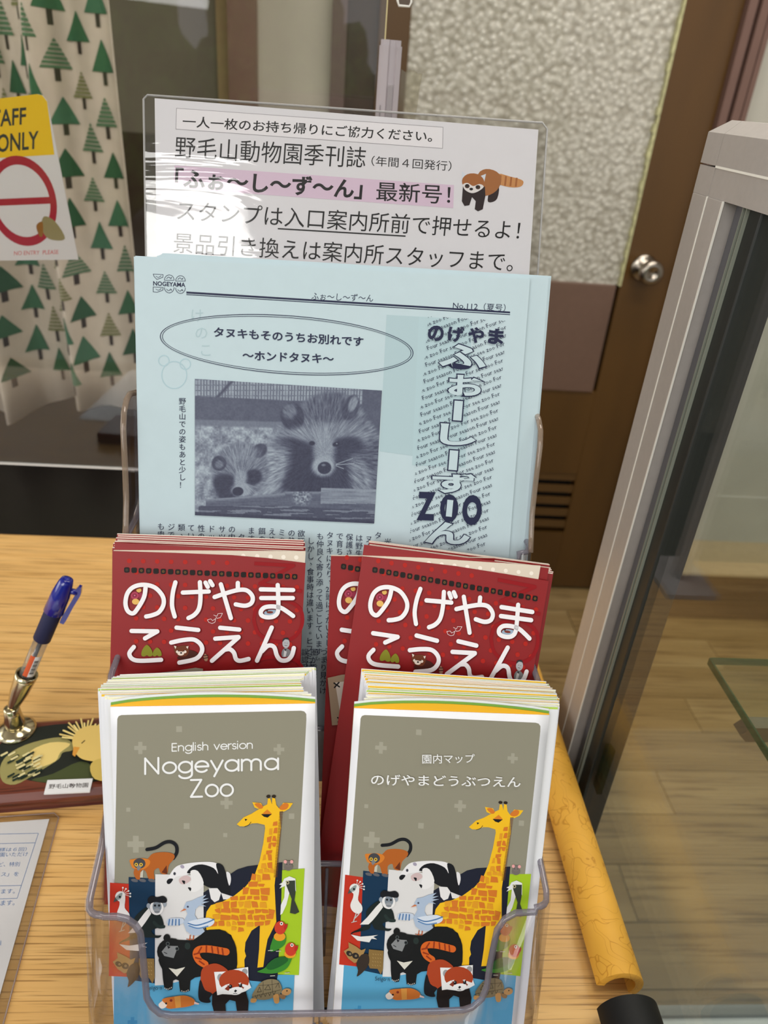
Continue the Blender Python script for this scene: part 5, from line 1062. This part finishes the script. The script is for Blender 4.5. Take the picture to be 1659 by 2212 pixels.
P.poly([(0, 1690), (60, 1590), (200, 1510), (380, 1460), (500, 1450), (570, 1490), (580, 1550), (500, 1570), (470, 1620), (380, 1680), (250, 1760), (120, 1825), (20, 1800)], (150, 142, 88), 3)
P.poly([(240, 1560), (400, 1490), (560, 1500), (480, 1570), (440, 1640), (300, 1690), (250, 1640)], YB, 3)
r5 = random.Random(2)
for i in range(46):
    x = r5.uniform(0, 300); y = 1600 + r5.uniform(-10, 200); 
    if y > 1560 + (300 - x) * .02 and y < 1830 - x * .25: P.stroke([(x, y), (x + 46, y - 24)], 15, (30, 44, 34) if i % 2 else (216, 204, 150), 0)
for i in range(22):
    a_2 = math.radians(185 + i * 9); P.stroke([(680, 1480), (690 + (190 + 26 * (i % 2)) * math.cos(a_2), 1470 + (120 + 20 * (i % 3)) * math.sin(a_2))], 13, YB if i % 3 else (238, 216, 140), 0)
P.poly([(580, 1480), (640, 1400), (760, 1370), (900, 1420), (900, 1680), (760, 1660), (660, 1640), (610, 1600), (590, 1560)], (222, 190, 108), 3); P.poly([(590, 1540), (640, 1545), (600, 1620), (580, 1605)], (214, 150, 62)); P.stroke([(655, 1512), (678, 1492)], 8, (60, 44, 20), 0)
P.poly([(720, 1700), (780, 1640), (900, 1650), (900, 1800), (760, 1800)], YB2, 3)
P.build('bird_picture', ps)
nm = [cp(p) for p in ((352, 1905), (716, 1888), (742, 1782), (380, 1796))]
MB().prism([(x, y - .0002) for x, y in nm], .0161, .0172).build('name_plate', mat((226, 226, 226), .35), ps)
P = Print(cp, .01725); P.text('野毛山動物園', (388, 1868), (702, 1856), (395, 1830), (50, 40, 36), .006); P.build('plate_lettering', ps)
GOLD = mat((196, 184, 150), .16, 1)
B0 = onz((36, 1578), st_z); bq = PSi @ B0
MB().lathe([(.0145, 0), (.0145, .0015), (.012, .004), (.008, .0055), (.007, .006)], (bq.x, bq.y, .016), seg=32).build('socket_foot', GOLD, ps, True)
MB().lathe([(.0068, 0), (.0075, .003), (.0062, .012), (.0058, .018), (.0045, .019)], (bq.x, bq.y, .0215), seg=20).build('socket_swivel', GOLD, ps, True)
# pen axis: leaning up-right in the photograph
yax = onz((36, 1578), st_z).y
A0 = onz((36, 1578), st_z) + Vector((0, 0, .022)); 
ytop = A0.y + .012; T0 = ony((146, 1250), ytop); M0 = A0.lerp(T0, 0)
ax = (T0 - A0); Ln = ax.length; axn = ax.normalized()
def on(d): return A0 + axn * d
PMi = PSi
pen = empty('ballpoint_pen', (A0.x, A0.y, A0.z), label='capped blue ballpoint pen standing tilted in the brass socket', cat='pen')
def pv(d, off=Vector((0, 0, 0))): return tuple(axn * d + off)

def at_row(py):
    lo_, hi_ = 0.0, Ln
    for _ in range(30):
        mid = (lo_ + hi_) / 2
        if project(A0 + axn * mid)[1] > py: lo_ = mid
        else: hi_ = mid
    return lo_
s0 = at_row(1322); capL = Ln - s0; sg0 = at_row(1381); sl1 = at_row(1412); sl0 = at_row(1452); sc = at_row(1462) / .050
cup = MB().lathe([(a_, b_ * (at_row(1455) / .050)) for a_, b_ in [(.0035, 0), (.0042, .006), (.0068, .026), (.0078, .043), (.0080, .050), (.0070, .050), (.0066, .042), (.003, .020)]], tuple(PSi @ A0), tuple(PSi.to_3x3() @ axn), 24).build('pen_socket', GOLD, ps, True)
CLR = clear('pen_barrel_plastic', (.86, .86, .86), 1.5, .04, (190, 185, 180), .15)
MB().tube([pv(.012), pv(sg0 + .002)], .0052, 20).build('barrel', CLR, pen, True)
MB().tube([pv(.014), pv(sg0 + .003)], .0016, 10).build('ink_tube', mat((34, 34, 50), .4), pen, True)
d0, d1 = sl0, sl1 + (sg0 - sl1) * .1
side = axn.cross(Vector((0, 1, 0))).normalized(); toward = -axn.cross(side).normalized()
if toward.y > 0: toward = -toward
lb = MB(); NL = 8
for k in range(NL + 1):
    a_2 = math.radians(-75 + 100 * k / NL); o_ = (toward * math.cos(a_2) + side * math.sin(a_2)) * .0054; lb.v += [pv(d0, o_), pv(d1, o_)]
for k in range(NL): lb.f.append((2 * k, 2 * k + 2, 2 * k + 3, 2 * k + 1)); lb.m.append(0 if k < 5 else 1)
lo = lb.build('price_label', [mat((224, 222, 220), .5), mat((206, 84, 36), .5)], pen)
lb = MB()
for k in range(11):
    dd = d0 + .003 + k * (d1 - d0 - .006) / 11; wv = .0006 if k % 3 else .0010
    q = [(toward * math.cos(a_2) + side * math.sin(a_2)) * .00548 for a_2 in (math.radians(-52), math.radians(-34), math.radians(-18))]
    n = len(lb.v); 
    for o_ in q: lb.v += [pv(dd, o_), pv(dd + wv, o_)]
    lb.f += [(n, n + 2, n + 3, n + 1), (n + 2, n + 4, n + 5, n + 3)]; lb.m += [0, 0]
lb.build('barcode', mat((30, 30, 34), .5), pen)
MB().tube([pv(sg0), pv(sg0 + .0006), pv(s0 - .0005), pv(s0 + .001)], [.0056, .0062, .0062, .0058], 20).build('rubber_grip', mat((14, 20, 62), .7), pen, True)
CB = mat((16, 26, 130), .2, coat=.5)
MB().tube([pv(s0), pv(s0 + .0005), pv(Ln - .014), pv(Ln - .004), pv(Ln - .0005), pv(Ln)], [.0062, .0070, .0066, .0052, .0042, .0030], 24).build('cap', CB, pen, True)
MB().tube([pv(Ln - .0002), pv(Ln + .0004)], [.0022, .0018], 16).build('cap_plug', mat((30, 40, 150), .3), pen, True)
cs_ = side if side.x > 0 else -side
cl = MB(); 
for (d_, o0, o1) in ((s0 - .006, .0068, .0098), (s0 - .002, .0066, .0104), (s0 + capL * .35, .0080, .0112), (s0 + capL * .7, .0090, .0124), (Ln - .007, .0075, .0122), (Ln - .002, .0090, .0108)):
    for oo in (o0, o1):
        for hh in (-.0016, .0016): cl.v.append(pv(d_, cs_ * oo + toward * hh))
for k in range(5):
    n = 4 * k; cl.f += [(n, n + 4, n + 5, n + 1), (n + 2, n + 3, n + 7, n + 6), (n, n + 2, n + 6, n + 4), (n + 1, n + 5, n + 7, n + 3)]; cl.m += [0] * 4
cl.f += [(0, 1, 3, 2), (20, 22, 23, 21)]; cl.m += [0, 0]
cl.v = cl.v; cl.build('pocket_clip', CB, pen); MB().tube([pv(Ln - .009, cs_ * .004), pv(Ln - .008, cs_ * .010)], .0022, 8).build('clip_bridge', CB, pen, True)
# laminated price sheet on the counter
lz = TZ + .0012
ltr = onz((130, 1757), TZ); lbr = onz((8, 2212), TZ); dr = (ltr - lbr).normalized(); yaw2 = math.atan2(dr.y, dr.x) - math.pi / 2
l_tl = onz((0, 1763), TZ); tdir = (ltr - l_tl); 
LS = Sheet(ltr, 0, 90, 0); LS.X = Vector((math.cos(yaw2), math.sin(yaw2), 0)); LS.Y = Vector((-math.sin(yaw2), math.cos(yaw2), 0)); LS.Z = Vector((0, 0, 1)); LS.O = Vector((ltr.x, ltr.y, TZ + .0002))
ls = empty('laminated_sheet', mw=LS.mw(), label='white laminated price sheet with blue Japanese print lying on the counter', cat='sheet')
MB().prism([(-.20, -.225), (0, -.225), (0, -.004), (-.004, 0), (-.20, 0)], .0, .0003).build('pouch_film', FILM, ls)
MB().box((-.20, -.222, .0004), (-.0062, -.0048, .0007)).build('paper', mat((226, 224, 224), .5, noise=.01, scale=100), ls)
MB().prism([(-.20, -.225), (0, -.225), (0, -.004), (-.004, 0), (-.20, 0)], .0009, .0011).build('pouch_film', FILM, ls)
MB().tube([(-.2, 0, .0006), (-.004, 0, .0006), (0, -.004, .0006), (0, -.225, .0006)], .0005, 6).build('pouch_edge', clear('pouch_edge_flat', (.8, .75, .72), 1.5, .15, (200, 180, 170), .35), ls, True)
cl4 = lambda p: LS.px((p[0] / 4.319, p[1] / 4.319 + 1700))
P = Print(cl4, .00072, .000004); BI = (60, 112, 172)
def ln(pts): P.stroke(pts, 4.5, BI, 0, False)
ln([(-300, 452), (360, 438)]); ln([(-300, 542), (330, 527)]); ln([(-300, 935), (200, 925)]); ln([(-300, 1060), (162, 1045)]); ln([(360, 438), (162, 1045)])
P.text('小学生様は６回）', (-190, 612), (245, 606), (-178, 574), BI); P.text('入園いただけ', (-60, 660), (258, 652), (-50, 620), BI); P.text('など、特別', (-70, 752), (182, 746), (-60, 710), BI); P.text('コース」を', (-110, 846), (172, 838), (-98, 806), BI)
P.text('いただけます。', (-230, 1008), (138, 1000), (-220, 965), BI); P.text('になります。', (-180, 1118), (135, 1110), (-168, 1070), BI); P.text('主旨', (-60, 1486), (14, 1482), (-55, 1442), BI)
P.build('sheet_print', ls)
